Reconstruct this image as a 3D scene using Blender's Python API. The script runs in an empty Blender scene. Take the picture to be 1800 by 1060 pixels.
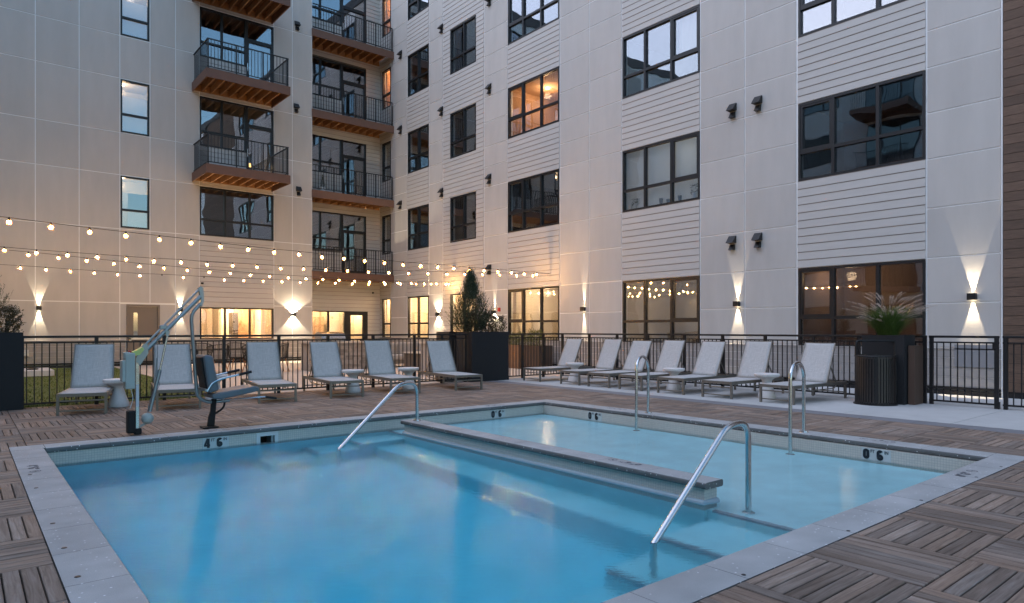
import bpy, bmesh, math, random
import numpy as np
from mathutils import Vector, Matrix
random.seed(7); np.random.seed(7)
S = bpy.context.scene
COL = S.collection

# ------------------------------------------------------------------ camera
TH = 0.8835
cam_d = bpy.data.cameras.new("camera"); cam = bpy.data.objects.new("camera", cam_d); COL.objects.link(cam)
Fw = Vector((math.cos(TH), math.sin(TH), 0)); Rt = Vector((math.sin(TH), -math.cos(TH), 0)); Up = Vector((0, 0, 1))
cam.matrix_world = Matrix(((Rt.x, Up.x, -Fw.x, 0), (Rt.y, Up.y, -Fw.y, 0), (Rt.z, Up.z, -Fw.z, 1.3), (0, 0, 0, 1)))
cam_d.sensor_width = 36; cam_d.lens = 36 * 1178 / 1800; cam_d.shift_y = (579 - 530) / 1800
cam_d.clip_start = .05; cam_d.clip_end = 3000
S.camera = cam
# ------------------------------------------------------------------ world, sun, exposure
W = bpy.data.worlds.new("World"); S.world = W; W.use_nodes = True
wn = W.node_tree.nodes; wl = W.node_tree.links; wn.clear()
SUN_EL, SUN_AZ = math.radians(4.0), math.radians(165)      # azimuth of the sunset in the XY plane (from +X, ccw)
sky = wn.new("ShaderNodeTexSky"); sky.sky_type = 'NISHITA'; sky.sun_disc = False
sky.sun_elevation = SUN_EL; sky.sun_rotation = math.pi / 2 - SUN_AZ
sky.altitude = 50; sky.air_density = 1.0; sky.dust_density = 1.0; sky.ozone_density = 2.4
wb = wn.new("ShaderNodeBackground"); wb.inputs[1].default_value = 0.15
wo = wn.new("ShaderNodeOutputWorld")
tcw = wn.new("ShaderNodeTexCoord"); nrm = wn.new("ShaderNodeVectorMath"); nrm.operation = 'NORMALIZE'; wl.new(tcw.outputs['Generated'], nrm.inputs[0])
dt = wn.new("ShaderNodeVectorMath"); dt.operation = 'DOT_PRODUCT'; _d = Vector((-1, .45, .55)).normalized(); dt.inputs[1].default_value = _d; wl.new(nrm.outputs[0], dt.inputs[0])
mr = wn.new("ShaderNodeMapRange"); mr.interpolation_type = 'SMOOTHSTEP'; mr.inputs[1].default_value = .15; mr.inputs[2].default_value = .95; mr.inputs[3].default_value = 0; mr.inputs[4].default_value = 1; wl.new(dt.outputs['Value'], mr.inputs[0])
mpw = wn.new("ShaderNodeMapping"); mpw.inputs['Scale'].default_value = (1, 1, 2.6); wl.new(nrm.outputs[0], mpw.inputs[0])
nzw = wn.new("ShaderNodeTexNoise"); nzw.inputs['Scale'].default_value = 2.2; nzw.inputs['Detail'].default_value = 6; wl.new(mpw.outputs[0], nzw.inputs['Vector'])
mr2 = wn.new("ShaderNodeMapRange"); mr2.inputs[1].default_value = .35; mr2.inputs[2].default_value = .65; mr2.inputs[3].default_value = .55; mr2.inputs[4].default_value = 1.; wl.new(nzw.outputs['Fac'], mr2.inputs[0])
mm = wn.new("ShaderNodeMath"); mm.operation = 'MULTIPLY'; wl.new(mr.outputs[0], mm.inputs[0]); wl.new(mr2.outputs[0], mm.inputs[1])
mxw = wn.new("ShaderNodeMix"); mxw.data_type = 'RGBA'; wl.new(mm.outputs[0], mxw.inputs[0]); wl.new(sky.outputs[0], mxw.inputs[6]); mxw.inputs[7].default_value = (2.3, 2.5, 3.2, 1)
wl.new(mxw.outputs[2], wb.inputs[0]); wl.new(wb.outputs[0], wo.inputs[0])
sd = bpy.data.lights.new("sun", 'SUN'); sd.energy = 0.04; sd.angle = math.radians(40); sd.color = (.95, .88, .95)
so = bpy.data.objects.new("sun", sd); COL.objects.link(so)
so.rotation_euler = Vector((-math.cos(SUN_AZ) * math.cos(.6), -math.sin(SUN_AZ) * math.cos(.6), -math.sin(.6))).to_track_quat('-Z', 'Y').to_euler()
S.view_settings.view_transform = 'Standard'; S.view_settings.look = 'None'; S.view_settings.gamma = 1
S.view_settings.use_curve_mapping = False
S.view_settings.exposure = 2.62
S.render.engine = 'CYCLES'
cy = S.cycles
cy.use_denoising = True
cy.max_bounces = 8; cy.diffuse_bounces = 3; cy.glossy_bounces = 4; cy.transmission_bounces = 6; cy.transparent_max_bounces = 10
cy.caustics_refractive = True; cy.caustics_reflective = False; cy.blur_glossy = .5
cy.sample_clamp_indirect = 4.0; cy.use_light_tree = True

# ------------------------------------------------------------------ materials
MATS = {}
class N:
    def __init__(s, name):
        s.m = bpy.data.materials.new(name); s.m.use_nodes = True; s.t = s.m.node_tree; s.n = s.t.nodes; s.l = s.t.links
        s.b = s.n["Principled BSDF"]; s.out = s.n["Material Output"]
    def add(s, typ, **k):
        n = s.n.new(typ)
        for a, v in k.items():
            if a.startswith('i_'):
                key = a[2:]
                key = int(key) if key.isdigit() else key.replace('_', ' ')
                n.inputs[key].default_value = v
            else: setattr(n, a, v)
        return n
    def link(s, a, b): s.l.new(a, b)
def mat(name, col, rough=.6, metal=0., noise=0., nscale=8., bump=0., bscale=60., spec=.5, island=0., coat=0., stretch=(1, 1, 1), hue=None):
    if name in MATS: return MATS[name]
    n = N(name); b = n.b
    b.inputs['Roughness'].default_value = rough; b.inputs['Metallic'].default_value = metal
    b.inputs['Specular IOR Level'].default_value = spec
    if coat: b.inputs['Coat Weight'].default_value = coat
    c4 = (*col, 1); b.inputs['Base Color'].default_value = c4
    tc = n.add("ShaderNodeTexCoord"); mp = n.add("ShaderNodeMapping"); mp.inputs['Scale'].default_value = stretch
    n.link(tc.outputs['Object'], mp.inputs['Vector'])
    cur = None
    if noise:
        nz = n.add("ShaderNodeTexNoise", i_Scale=nscale, i_Detail=6.0, i_Roughness=.6); n.link(mp.outputs[0], nz.inputs['Vector'])
        r = n.add("ShaderNodeMapRange", i_1=.25, i_2=.75, i_3=1 - noise, i_4=1 + noise)
        n.link(nz.outputs['Fac'], r.inputs[0])
        mx = n.add("ShaderNodeMix", data_type='RGBA', blend_type='MULTIPLY'); mx.inputs[0].default_value = 1; mx.inputs[6].default_value = c4
        n.link(r.outputs[0], mx.inputs[7]); cur = mx.outputs[2]
        r2 = n.add("ShaderNodeMapRange", i_1=.2, i_2=.8, i_3=max(0, rough - .08), i_4=min(1, rough + .08)); n.link(nz.outputs['Fac'], r2.inputs[0]); n.link(r2.outputs[0], b.inputs['Roughness'])
    if island:
        g = n.add("ShaderNodeNewGeometry"); oi = n.add("ShaderNodeObjectInfo"); ad = n.add("ShaderNodeMath", operation='ADD'); fr = n.add("ShaderNodeMath", operation='FRACT')
        n.link(g.outputs['Random Per Island'], ad.inputs[0]); n.link(oi.outputs['Random'], ad.inputs[1]); n.link(ad.outputs[0], fr.inputs[0])
        r = n.add("ShaderNodeMapRange", i_3=1 - island, i_4=1 + island); n.link(fr.outputs[0], r.inputs[0])
        mx = n.add("ShaderNodeMix", data_type='RGBA', blend_type='MULTIPLY'); mx.inputs[0].default_value = 1; mx.inputs[6].default_value = c4
        if cur: n.link(cur, mx.inputs[6])
        n.link(r.outputs[0], mx.inputs[7]); cur = mx.outputs[2]
        if hue:
            m2 = n.add("ShaderNodeMix", data_type='RGBA'); m2.inputs[7].default_value = (*hue, 1); n.link(cur, m2.inputs[6])
            f2 = n.add("ShaderNodeMath", operation='MULTIPLY', i_1=7.31); f3 = n.add("ShaderNodeMath", operation='FRACT')
            n.link(fr.outputs[0], f2.inputs[0]); n.link(f2.outputs[0], f3.inputs[0]); n.link(f3.outputs[0], m2.inputs[0]); cur = m2.outputs[2]
    if cur: n.link(cur, b.inputs['Base Color'])
    if bump:
        nb = n.add("ShaderNodeTexNoise", i_Scale=bscale, i_Detail=4.0); n.link(mp.outputs[0], nb.inputs['Vector'])
        bp = n.add("ShaderNodeBump", i_Strength=bump, i_Distance=.004); n.link(nb.outputs['Fac'], bp.inputs['Height']); n.link(bp.outputs[0], b.inputs['Normal'])
    MATS[name] = n.m
    return n.m
def emis(name, col, st):
    n = N(name); n.b.inputs['Base Color'].default_value = (0, 0, 0, 1)
    n.b.inputs['Emission Color'].default_value = (*col, 1); n.b.inputs['Emission Strength'].default_value = st
    return n.m
M_panel = mat("fibre_cement_panel", (.455, .445, .43), .85, noise=.075, nscale=1.1, bump=.25, bscale=90, island=.035, stretch=(2.2, 2.2, .5))
M_siding = mat("lap_siding", (.46, .45, .435), .8, noise=.05, nscale=2.2, bump=.12, bscale=60, island=.03, stretch=(1, 1, 6))
M_trim = mat("aluminium_reveal", (.74, .76, .77), .35, metal=.0, spec=.7)
M_backing = mat("dark_sheathing", (.10, .095, .09), .9)
M_lapshade = mat("dark_lap_shade", (.19, .16, .145), .9)  # dark colour painted in for the shade under each siding lap
M_base = mat("grey_base_cladding", (.30, .285, .275), .9, noise=.1, nscale=5, bump=.6, bscale=70, island=.05)
M_frame = mat("black_window_frame", (.012, .013, .015), .42, spec=.4)
M_black = mat("black_powder_coat", (.012, .012, .013), .45, bump=.1, bscale=200, spec=.4)
M_planter = mat("black_planter_shell", (.012, .013, .016), .75, noise=.25, nscale=40, bump=.4, bscale=150)
M_brownsid = mat("brown_wood_siding", (.115, .072, .05), .75, noise=.4, nscale=3, bump=.5, bscale=30, island=.2, stretch=(2, 2, 22))
M_fascia = mat("red_brown_fascia", (.13, .070, .050), .7, noise=.12, nscale=5, bump=.1)
M_joist = mat("treated_pine_joist", (.30, .155, .07), .75, noise=.2, nscale=6, island=.12)
M_deckunder = mat("pine_deck_board", (.15, .075, .036), .8, noise=.2, nscale=6, island=.2)
M_conc = mat("pale_concrete", (.50, .50, .49), .85, noise=.08, nscale=3, bump=.3, bscale=120, island=.04)
M_terr = mat("terrace_paving", (.50, .44, .38), .8, noise=.07, nscale=2.5, bump=.2, bscale=90, island=.05)
M_slate = mat("slate_paver", (.20, .20, .215), .7, noise=.1, nscale=4, bump=.3, bscale=80, island=.06)
M_steel = mat("brushed_stainless_steel", (.62, .62, .62), .22, metal=1., noise=.03, nscale=30)
M_galv = mat("grey_painted_steel", (.30, .33, .35), .35, metal=.75)
M_liftbox = mat("pale_grey_lift_plastic", (.40, .44, .42), .45)
M_sling = None
M_lframe = mat("taupe_aluminium", (.20, .185, .16), .4, metal=.4)
M_table = mat("white_terrazzo", (.70, .68, .67), .6, noise=.08, nscale=60, bump=.1)
M_rubber = mat("black_rubber", (.01, .01, .011), .8)
M_seatpad = mat("slate_blue_seat_pad", (.13, .155, .18), .5)
M_soil = mat("dark_soil", (.03, .022, .016), .95)
M_wicker = mat("dark_wicker", (.035, .03, .027), .7, noise=.5, nscale=120, bump=.8, bscale=120)
M_cushion = mat("grey_outdoor_cushion", (.33, .31, .29), .9, noise=.08, nscale=20, bump=.2)
M_teak = mat("teak_leg", (.36, .15, .06), .6)
M_stone = mat("stacked_stone", (.28, .255, .235), .9, noise=.25, nscale=9, bump=.8, bscale=25, island=.25)
M_counter = mat("pale_stone_counter", (.45, .42, .38), .5)
M_doorp = mat("taupe_steel_door", (.16, .135, .115), .5)
M_red = mat("red_plastic", (.45, .02, .02), .4)
M_yell = mat("yellow_green_plastic", (.55, .62, .20), .45)
M_ink = mat("black_tile_lettering", (.01, .014, .022), .5)
M_etch = mat("etched_grey_lettering", (.10, .10, .115), .8)
M_plate = mat("white_glazed_tile", (.55, .58, .58), .25)
M_skim = mat("white_skimmer_plastic", (.62, .64, .64), .35)
M_label = mat("white_label", (.6, .62, .66), .5)
M_cable = mat("black_cable", (.012, .011, .010), .6)
def cloth(name, col, tr):
    n = N(name); n.n.remove(n.b); a = n.add("ShaderNodeBsdfDiffuse"); a.inputs[0].default_value = (*col, 1); b = n.add("ShaderNodeBsdfTranslucent"); b.inputs[0].default_value = (*col, 1)
    m = n.add("ShaderNodeMixShader"); m.inputs[0].default_value = tr; n.link(a.outputs[0], m.inputs[1]); n.link(b.outputs[0], m.inputs[2]); n.link(m.outputs[0], n.out.inputs[0]); return n.m
M_curt = cloth("linen_curtain", (.55, .46, .38), .4)
M_white = cloth("white_blind", (.70, .70, .69), .35)
M_bulb = emis("warm_filament_bulb", (1.0, .53, .17), 560)
def env_mat():
    n = N("amber_glow_bulb_glass"); b = n.b; b.inputs['Base Color'].default_value = (.9, .45, .12, 1); b.inputs['Roughness'].default_value = .1
    b.inputs['Emission Color'].default_value = (1, .44, .09, 1); b.inputs['Emission Strength'].default_value = .62; b.inputs['Alpha'].default_value = .55  # weak orange emission on the glass imitates the glow halo round the bulb
    return n.m
M_env = env_mat()
M_down = emis("downlight_glow", (1.0, .70, .38), 7)
M_shade = emis("orange_lamp_shade", (1., .5, .16), .6)
M_lens = emis("sconce_lens", (1.0, .80, .52), 10)
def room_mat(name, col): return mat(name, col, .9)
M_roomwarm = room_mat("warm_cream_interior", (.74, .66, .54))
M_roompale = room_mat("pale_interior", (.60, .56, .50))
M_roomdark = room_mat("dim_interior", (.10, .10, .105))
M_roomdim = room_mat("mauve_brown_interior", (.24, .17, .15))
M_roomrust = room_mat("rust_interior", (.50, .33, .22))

def glass_mat():
    n = N("window_glass"); n.n.remove(n.b)
    lw = n.add("ShaderNodeLayerWeight"); pw_ = n.add("ShaderNodeMath", operation='POWER', i_1=3.5); n.link(lw.outputs['Facing'], pw_.inputs[0])
    ad = n.add("ShaderNodeMath", operation='MULTIPLY_ADD', i_1=.83, i_2=.17); n.link(pw_.outputs[0], ad.inputs[0])
    tr = n.add("ShaderNodeBsdfTransparent"); tr.inputs[0].default_value = (.90, .93, .94, 1)
    gl = n.add("ShaderNodeBsdfGlossy", i_Roughness=.0); gl.inputs[0].default_value = (.93, .95, 1, 1)
    tc = n.add("ShaderNodeTexCoord"); nz = n.add("ShaderNodeTexNoise", i_Scale=1.1, i_Detail=1.0); n.link(tc.outputs['Object'], nz.inputs['Vector'])
    bp = n.add("ShaderNodeBump", i_Strength=.35, i_Distance=.012); n.link(nz.outputs['Fac'], bp.inputs['Height']); n.link(bp.outputs[0], gl.inputs['Normal'])
    mx = n.add("ShaderNodeMixShader"); n.link(ad.outputs[0], mx.inputs[0]); n.link(tr.outputs[0], mx.inputs[1]); n.link(gl.outputs[0], mx.inputs[2])
    n.link(mx.outputs[0], n.out.inputs[0]); return n.m
M_glass = glass_mat()

def wood_mat():
    n = N("weathered_ipe_slat"); b = n.b
    tc = n.add("ShaderNodeTexCoord"); g = n.add("ShaderNodeNewGeometry"); oi = n.add("ShaderNodeObjectInfo"); at = n.add("ShaderNodeAttribute", attribute_name="grain")
    mp = n.add("ShaderNodeMapping"); mp.inputs['Scale'].default_value = (1, 1, 1)
    n.link(at.outputs['Vector'], mp.inputs[0])
    ad = n.add("ShaderNodeMath", operation='ADD'); n.link(g.outputs['Random Per Island'], ad.inputs[0]); n.link(oi.outputs['Random'], ad.inputs[1])
    fr = n.add("ShaderNodeMath", operation='FRACT'); n.link(ad.outputs[0], fr.inputs[0])
    off = n.add("ShaderNodeMath", operation='MULTIPLY', i_1=37.); n.link(fr.outputs[0], off.inputs[0])
    nz = n.add("ShaderNodeTexNoise", noise_dimensions='4D', i_Scale=1.0, i_Detail=7.0, i_Roughness=.62, i_Distortion=1.1)
    n.link(mp.outputs[0], nz.inputs['Vector']); n.link(off.outputs[0], nz.inputs['W'])
    cr = n.add("ShaderNodeValToRGB"); e = cr.color_ramp.elements
    e[0].position = .28; e[0].color = (.125, .096, .078, 1); e[1].position = .74; e[1].color = (.33, .285, .255, 1)
    m = cr.color_ramp.elements.new(.5); m.color = (.236, .182, .148, 1)
    n.link(nz.outputs['Fac'], cr.inputs[0])
    # per-slat tone: grey-weathered to red-brown
    f7 = n.add("ShaderNodeMath", operation='MULTIPLY', i_1=5.77); ff = n.add("ShaderNodeMath", operation='FRACT'); n.link(fr.outputs[0], f7.inputs[0]); n.link(f7.outputs[0], ff.inputs[0])
    cr2 = n.add("ShaderNodeValToRGB"); e = cr2.color_ramp.elements
    e[0].color = (.74, .68, .64, 1); e[1].color = (1.32, 1.30, 1.30, 1)
    m = cr2.color_ramp.elements.new(.35); m.color = (.92, .93, .95, 1)
    m = cr2.color_ramp.elements.new(.7); m.color = (1.14, 1.0, .90, 1)
    n.link(ff.outputs[0], cr2.inputs[0])
    mx = n.add("ShaderNodeMix", data_type='RGBA', blend_type='MULTIPLY'); mx.inputs[0].default_value = 1
    n.link(cr.outputs[0], mx.inputs[6]); n.link(cr2.outputs[0], mx.inputs[7])
    gp = n.add("ShaderNodeNewGeometry"); big = n.add("ShaderNodeTexNoise", i_Scale=.9, i_Detail=5., i_Roughness=.65); n.link(gp.outputs['Position'], big.inputs['Vector'])
    rb = n.add("ShaderNodeMapRange", i_1=.3, i_2=.7, i_3=.74, i_4=1.22); n.link(big.outputs['Fac'], rb.inputs[0])
    mxb = n.add("ShaderNodeMix", data_type='RGBA', blend_type='MULTIPLY'); mxb.inputs[0].default_value = 1; n.link(mx.outputs[2], mxb.inputs[6]); n.link(rb.outputs[0], mxb.inputs[7]); mx = mxb
    n.link(mx.outputs[2], b.inputs['Base Color']); b.inputs['Roughness'].default_value = .72; b.inputs['Specular IOR Level'].default_value = .35
    bp = n.add("ShaderNodeBump", i_Strength=.5, i_Distance=.003); n.link(nz.outputs['Fac'], bp.inputs['Height']); n.link(bp.outputs[0], b.inputs['Normal'])
    return n.m
M_wood = wood_mat()

def coping_mat(name="speckled_cast_stone", k=1., thr=.80):
    n = N(name); b = n.b
    tc = n.add("ShaderNodeTexCoord"); v = n.add("ShaderNodeTexVoronoi", i_Scale=32.); n.link(tc.outputs['Object'], v.inputs['Vector'])
    r = n.add("ShaderNodeMapRange", i_1=.10, i_2=.24, i_3=1., i_4=0.); n.link(v.outputs['Distance'], r.inputs[0])
    nz = n.add("ShaderNodeTexNoise", i_Scale=3., i_Detail=6.); n.link(tc.outputs['Object'], nz.inputs['Vector'])
    w = n.add("ShaderNodeTexWhiteNoise"); n.link(v.outputs['Color'], w.inputs['Vector'])
    gt = n.add("ShaderNodeMath", operation='GREATER_THAN', i_1=thr); n.link(w.outputs['Value'], gt.inputs[0])
    ml = n.add("ShaderNodeMath", operation='MULTIPLY'); n.link(r.outputs[0], ml.inputs[0]); n.link(gt.outputs[0], ml.inputs[1])
    cr = n.add("ShaderNodeValToRGB"); e = cr.color_ramp.elements; e[0].position = .3; e[0].color = (.34*k, .345*k, .345*k, 1); e[1].position = .7; e[1].color = (.45*k, .455*k, .455*k, 1)
    n.link(nz.outputs['Fac'], cr.inputs[0])
    mx = n.add("ShaderNodeMix", data_type='RGBA'); mx.inputs[7].default_value = (.80, .81, .83, 1); n.link(ml.outputs[0], mx.inputs[0]); n.link(cr.outputs[0], mx.inputs[6])
    # fine dark sand
    n2 = n.add("ShaderNodeTexNoise", i_Scale=260., i_Detail=2.); n.link(tc.outputs['Object'], n2.inputs['Vector'])
    r2 = n.add("ShaderNodeMapRange", i_1=.3, i_2=.7, i_3=.82, i_4=1.15); n.link(n2.outputs['Fac'], r2.inputs[0])
    oi = n.add("ShaderNodeObjectInfo"); r3 = n.add("ShaderNodeMapRange", i_3=.93, i_4=1.06); n.link(oi.outputs['Random'], r3.inputs[0])
    mm = n.add("ShaderNodeMath", operation='MULTIPLY'); n.link(r2.outputs[0], mm.inputs[0]); n.link(r3.outputs[0], mm.inputs[1])
    m2 = n.add("ShaderNodeMix", data_type='RGBA', blend_type='MULTIPLY'); m2.inputs[0].default_value = 1; n.link(mx.outputs[2], m2.inputs[6]); n.link(mm.outputs[0], m2.inputs[7])
    n.link(m2.outputs[2], b.inputs['Base Color']); b.inputs['Roughness'].default_value = .7
    bp = n.add("ShaderNodeBump", i_Strength=.35, i_Distance=.002); n.link(n2.outputs['Fac'], bp.inputs['Height']); n.link(bp.outputs[0], b.inputs['Normal'])
    return n.m
M_coping = coping_mat()
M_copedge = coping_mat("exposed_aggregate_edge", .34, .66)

def mosaic_mat():
    n = N("cream_mosaic_tile"); b = n.b
    g = n.add("ShaderNodeNewGeometry"); sp = n.add("ShaderNodeSeparateXYZ"); n.link(g.outputs['Position'], sp.inputs[0])
    ad = n.add("ShaderNodeMath", operation='ADD'); n.link(sp.outputs[0], ad.inputs[0]); n.link(sp.outputs[1], ad.inputs[1])
    cb = n.add("ShaderNodeCombineXYZ"); n.link(ad.outputs[0], cb.inputs[0]); n.link(sp.outputs[2], cb.inputs[1])
    br = n.add("ShaderNodeTexBrick", offset=0., i_Scale=1., i_Mortar_Size=.0016, i_Brick_Width=.0275, i_Row_Height=.0275)
    br.inputs['Color1'].default_value = (.60, .57, .51, 1); br.inputs['Color2'].default_value = (.55, .525, .475, 1); br.inputs['Mortar'].default_value = (.36, .36, .35, 1)
    br.inputs['Mortar Smooth'].default_value = .3
    n.link(cb.outputs[0], br.inputs['Vector']); n.link(br.outputs['Color'], b.inputs['Base Color']); b.inputs['Roughness'].default_value = .35
    bp = n.add("ShaderNodeBump", i_Strength=.5, i_Distance=.001, invert=True); n.link(br.outputs['Fac'], bp.inputs['Height']); n.link(bp.outputs[0], b.inputs['Normal'])
    return n.m
M_mosaic = mosaic_mat()
M_plaster = mat("blue_white_pool_plaster", (.62, .95, 1.0), .8, noise=.10, nscale=2.5)
M_stepedge = mat("grey_step_edge_tile", (.33, .40, .46), .6)

def water_mat():
    n = N("pool_water"); b = n.b; n.n.remove(b)
    rf = n.add("ShaderNodeBsdfRefraction", i_IOR=1.33, i_Roughness=.03); rf.inputs[0].default_value = (1, 1, 1, 1)
    gg = n.add("ShaderNodeBsdfGlossy", i_Roughness=.05); gg.inputs[0].default_value = (1, 1, 1, 1)
    fr = n.add("ShaderNodeFresnel", i_IOR=1.33); fm = n.add("ShaderNodeMath", operation='MULTIPLY', i_1=.44); n.link(fr.outputs[0], fm.inputs[0])
    gl = n.add("ShaderNodeMixShader"); n.link(fm.outputs[0], gl.inputs[0]); n.link(rf.outputs[0], gl.inputs[1]); n.link(gg.outputs[0], gl.inputs[2])
    g = n.add("ShaderNodeNewGeometry")
    m0 = n.add("ShaderNodeMapping"); m0.inputs['Rotation'].default_value = (0, 0, -.88); n.link(g.outputs['Position'], m0.inputs[0])
    mp = n.add("ShaderNodeMapping"); mp.inputs['Scale'].default_value = (1.5, .55, 1); n.link(m0.outputs[0], mp.inputs[0])
    a = n.add("ShaderNodeTexNoise", i_Scale=17., i_Detail=4., i_Roughness=.6); c = n.add("ShaderNodeTexNoise", i_Scale=1.3, i_Detail=2.)
    n.link(mp.outputs[0], a.inputs['Vector']); n.link(mp.outputs[0], c.inputs['Vector'])
    b1 = n.add("ShaderNodeBump", i_Strength=.7, i_Distance=.006); b2 = n.add("ShaderNodeBump", i_Strength=.08, i_Distance=.02)
    n.link(c.outputs['Fac'], b2.inputs['Height']); n.link(a.outputs['Fac'], b1.inputs['Height']); n.link(b2.outputs[0], b1.inputs['Normal']); n.link(b1.outputs[0], gg.inputs['Normal']); n.link(b1.outputs[0], rf.inputs['Normal']); n.link(b1.outputs[0], fr.inputs['Normal'])
    n.link(gl.outputs[0], n.out.inputs[0])
    va = n.add("ShaderNodeVolumeAbsorption", i_Density=.52); va.inputs[0].default_value = (.03, .86, .98, 1); n.link(va.outputs[0], n.out.inputs['Volume'])
    return n.m
M_water = water_mat()

def sling_mat():
    n = N("grey_woven_sling"); b = n.b
    tc = n.add("ShaderNodeTexCoord"); mp = n.add("ShaderNodeMapping"); mp.inputs['Scale'].default_value = (9, 260, 260); n.link(tc.outputs['Object'], mp.inputs[0])
    a = n.add("ShaderNodeTexNoise", i_Scale=1., i_Detail=3.); n.link(mp.outputs[0], a.inputs['Vector'])
    mp2 = n.add("ShaderNodeMapping"); mp2.inputs['Scale'].default_value = (240, 10, 10); n.link(tc.outputs['Object'], mp2.inputs[0])
    c = n.add("ShaderNodeTexNoise", i_Scale=1., i_Detail=3.); n.link(mp2.outputs[0], c.inputs['Vector'])
    ad = n.add("ShaderNodeMath", operation='ADD'); n.link(a.outputs['Fac'], ad.inputs[0]); n.link(c.outputs['Fac'], ad.inputs[1])
    cr = n.add("ShaderNodeValToRGB"); e = cr.color_ramp.elements; e[0].position = .32; e[0].color = (.37, .365, .36, 1); e[1].position = .68; e[1].color = (.62, .61, .595, 1)
    hf = n.add("ShaderNodeMath", operation='MULTIPLY', i_1=.5); n.link(ad.outputs[0], hf.inputs[0]); n.link(hf.outputs[0], cr.inputs[0])
    n.link(cr.outputs[0], b.inputs['Base Color']); b.inputs['Roughness'].default_value = .85; b.inputs['Specular IOR Level'].default_value = .2
    return n.m
M_sling = sling_mat()
def leaf_mat(name, c1, c2, trans=.25):
    n = N(name); b = n.b
    g = n.add("ShaderNodeNewGeometry"); cr = n.add("ShaderNodeValToRGB"); e = cr.color_ramp.elements; e[0].color = (*c1, 1); e[1].color = (*c2, 1)
    n.link(g.outputs['Random Per Island'], cr.inputs[0]); n.link(cr.outputs[0], b.inputs['Base Color']); b.inputs['Roughness'].default_value = .6
    b.inputs['Specular IOR Level'].default_value = .3
    return n.m
M_leafdark = leaf_mat("dark_evergreen_leaf", (.014, .026, .014), (.055, .08, .04))
M_leafmix = leaf_mat("brown_green_leaf", (.018, .024, .010), (.075, .06, .032))
M_blade = leaf_mat("fountain_grass_blade", (.05, .11, .018), (.16, .24, .06))
M_plume = leaf_mat("fountain_grass_plume", (.30, .23, .18), (.52, .43, .36))
M_turf = leaf_mat("turf_blade", (.05, .085, .012), (.12, .15, .025))
M_turfbase = mat("turf_mat", (.075, .10, .018), .95, noise=.3, nscale=25, bump=1., bscale=200)

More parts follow.
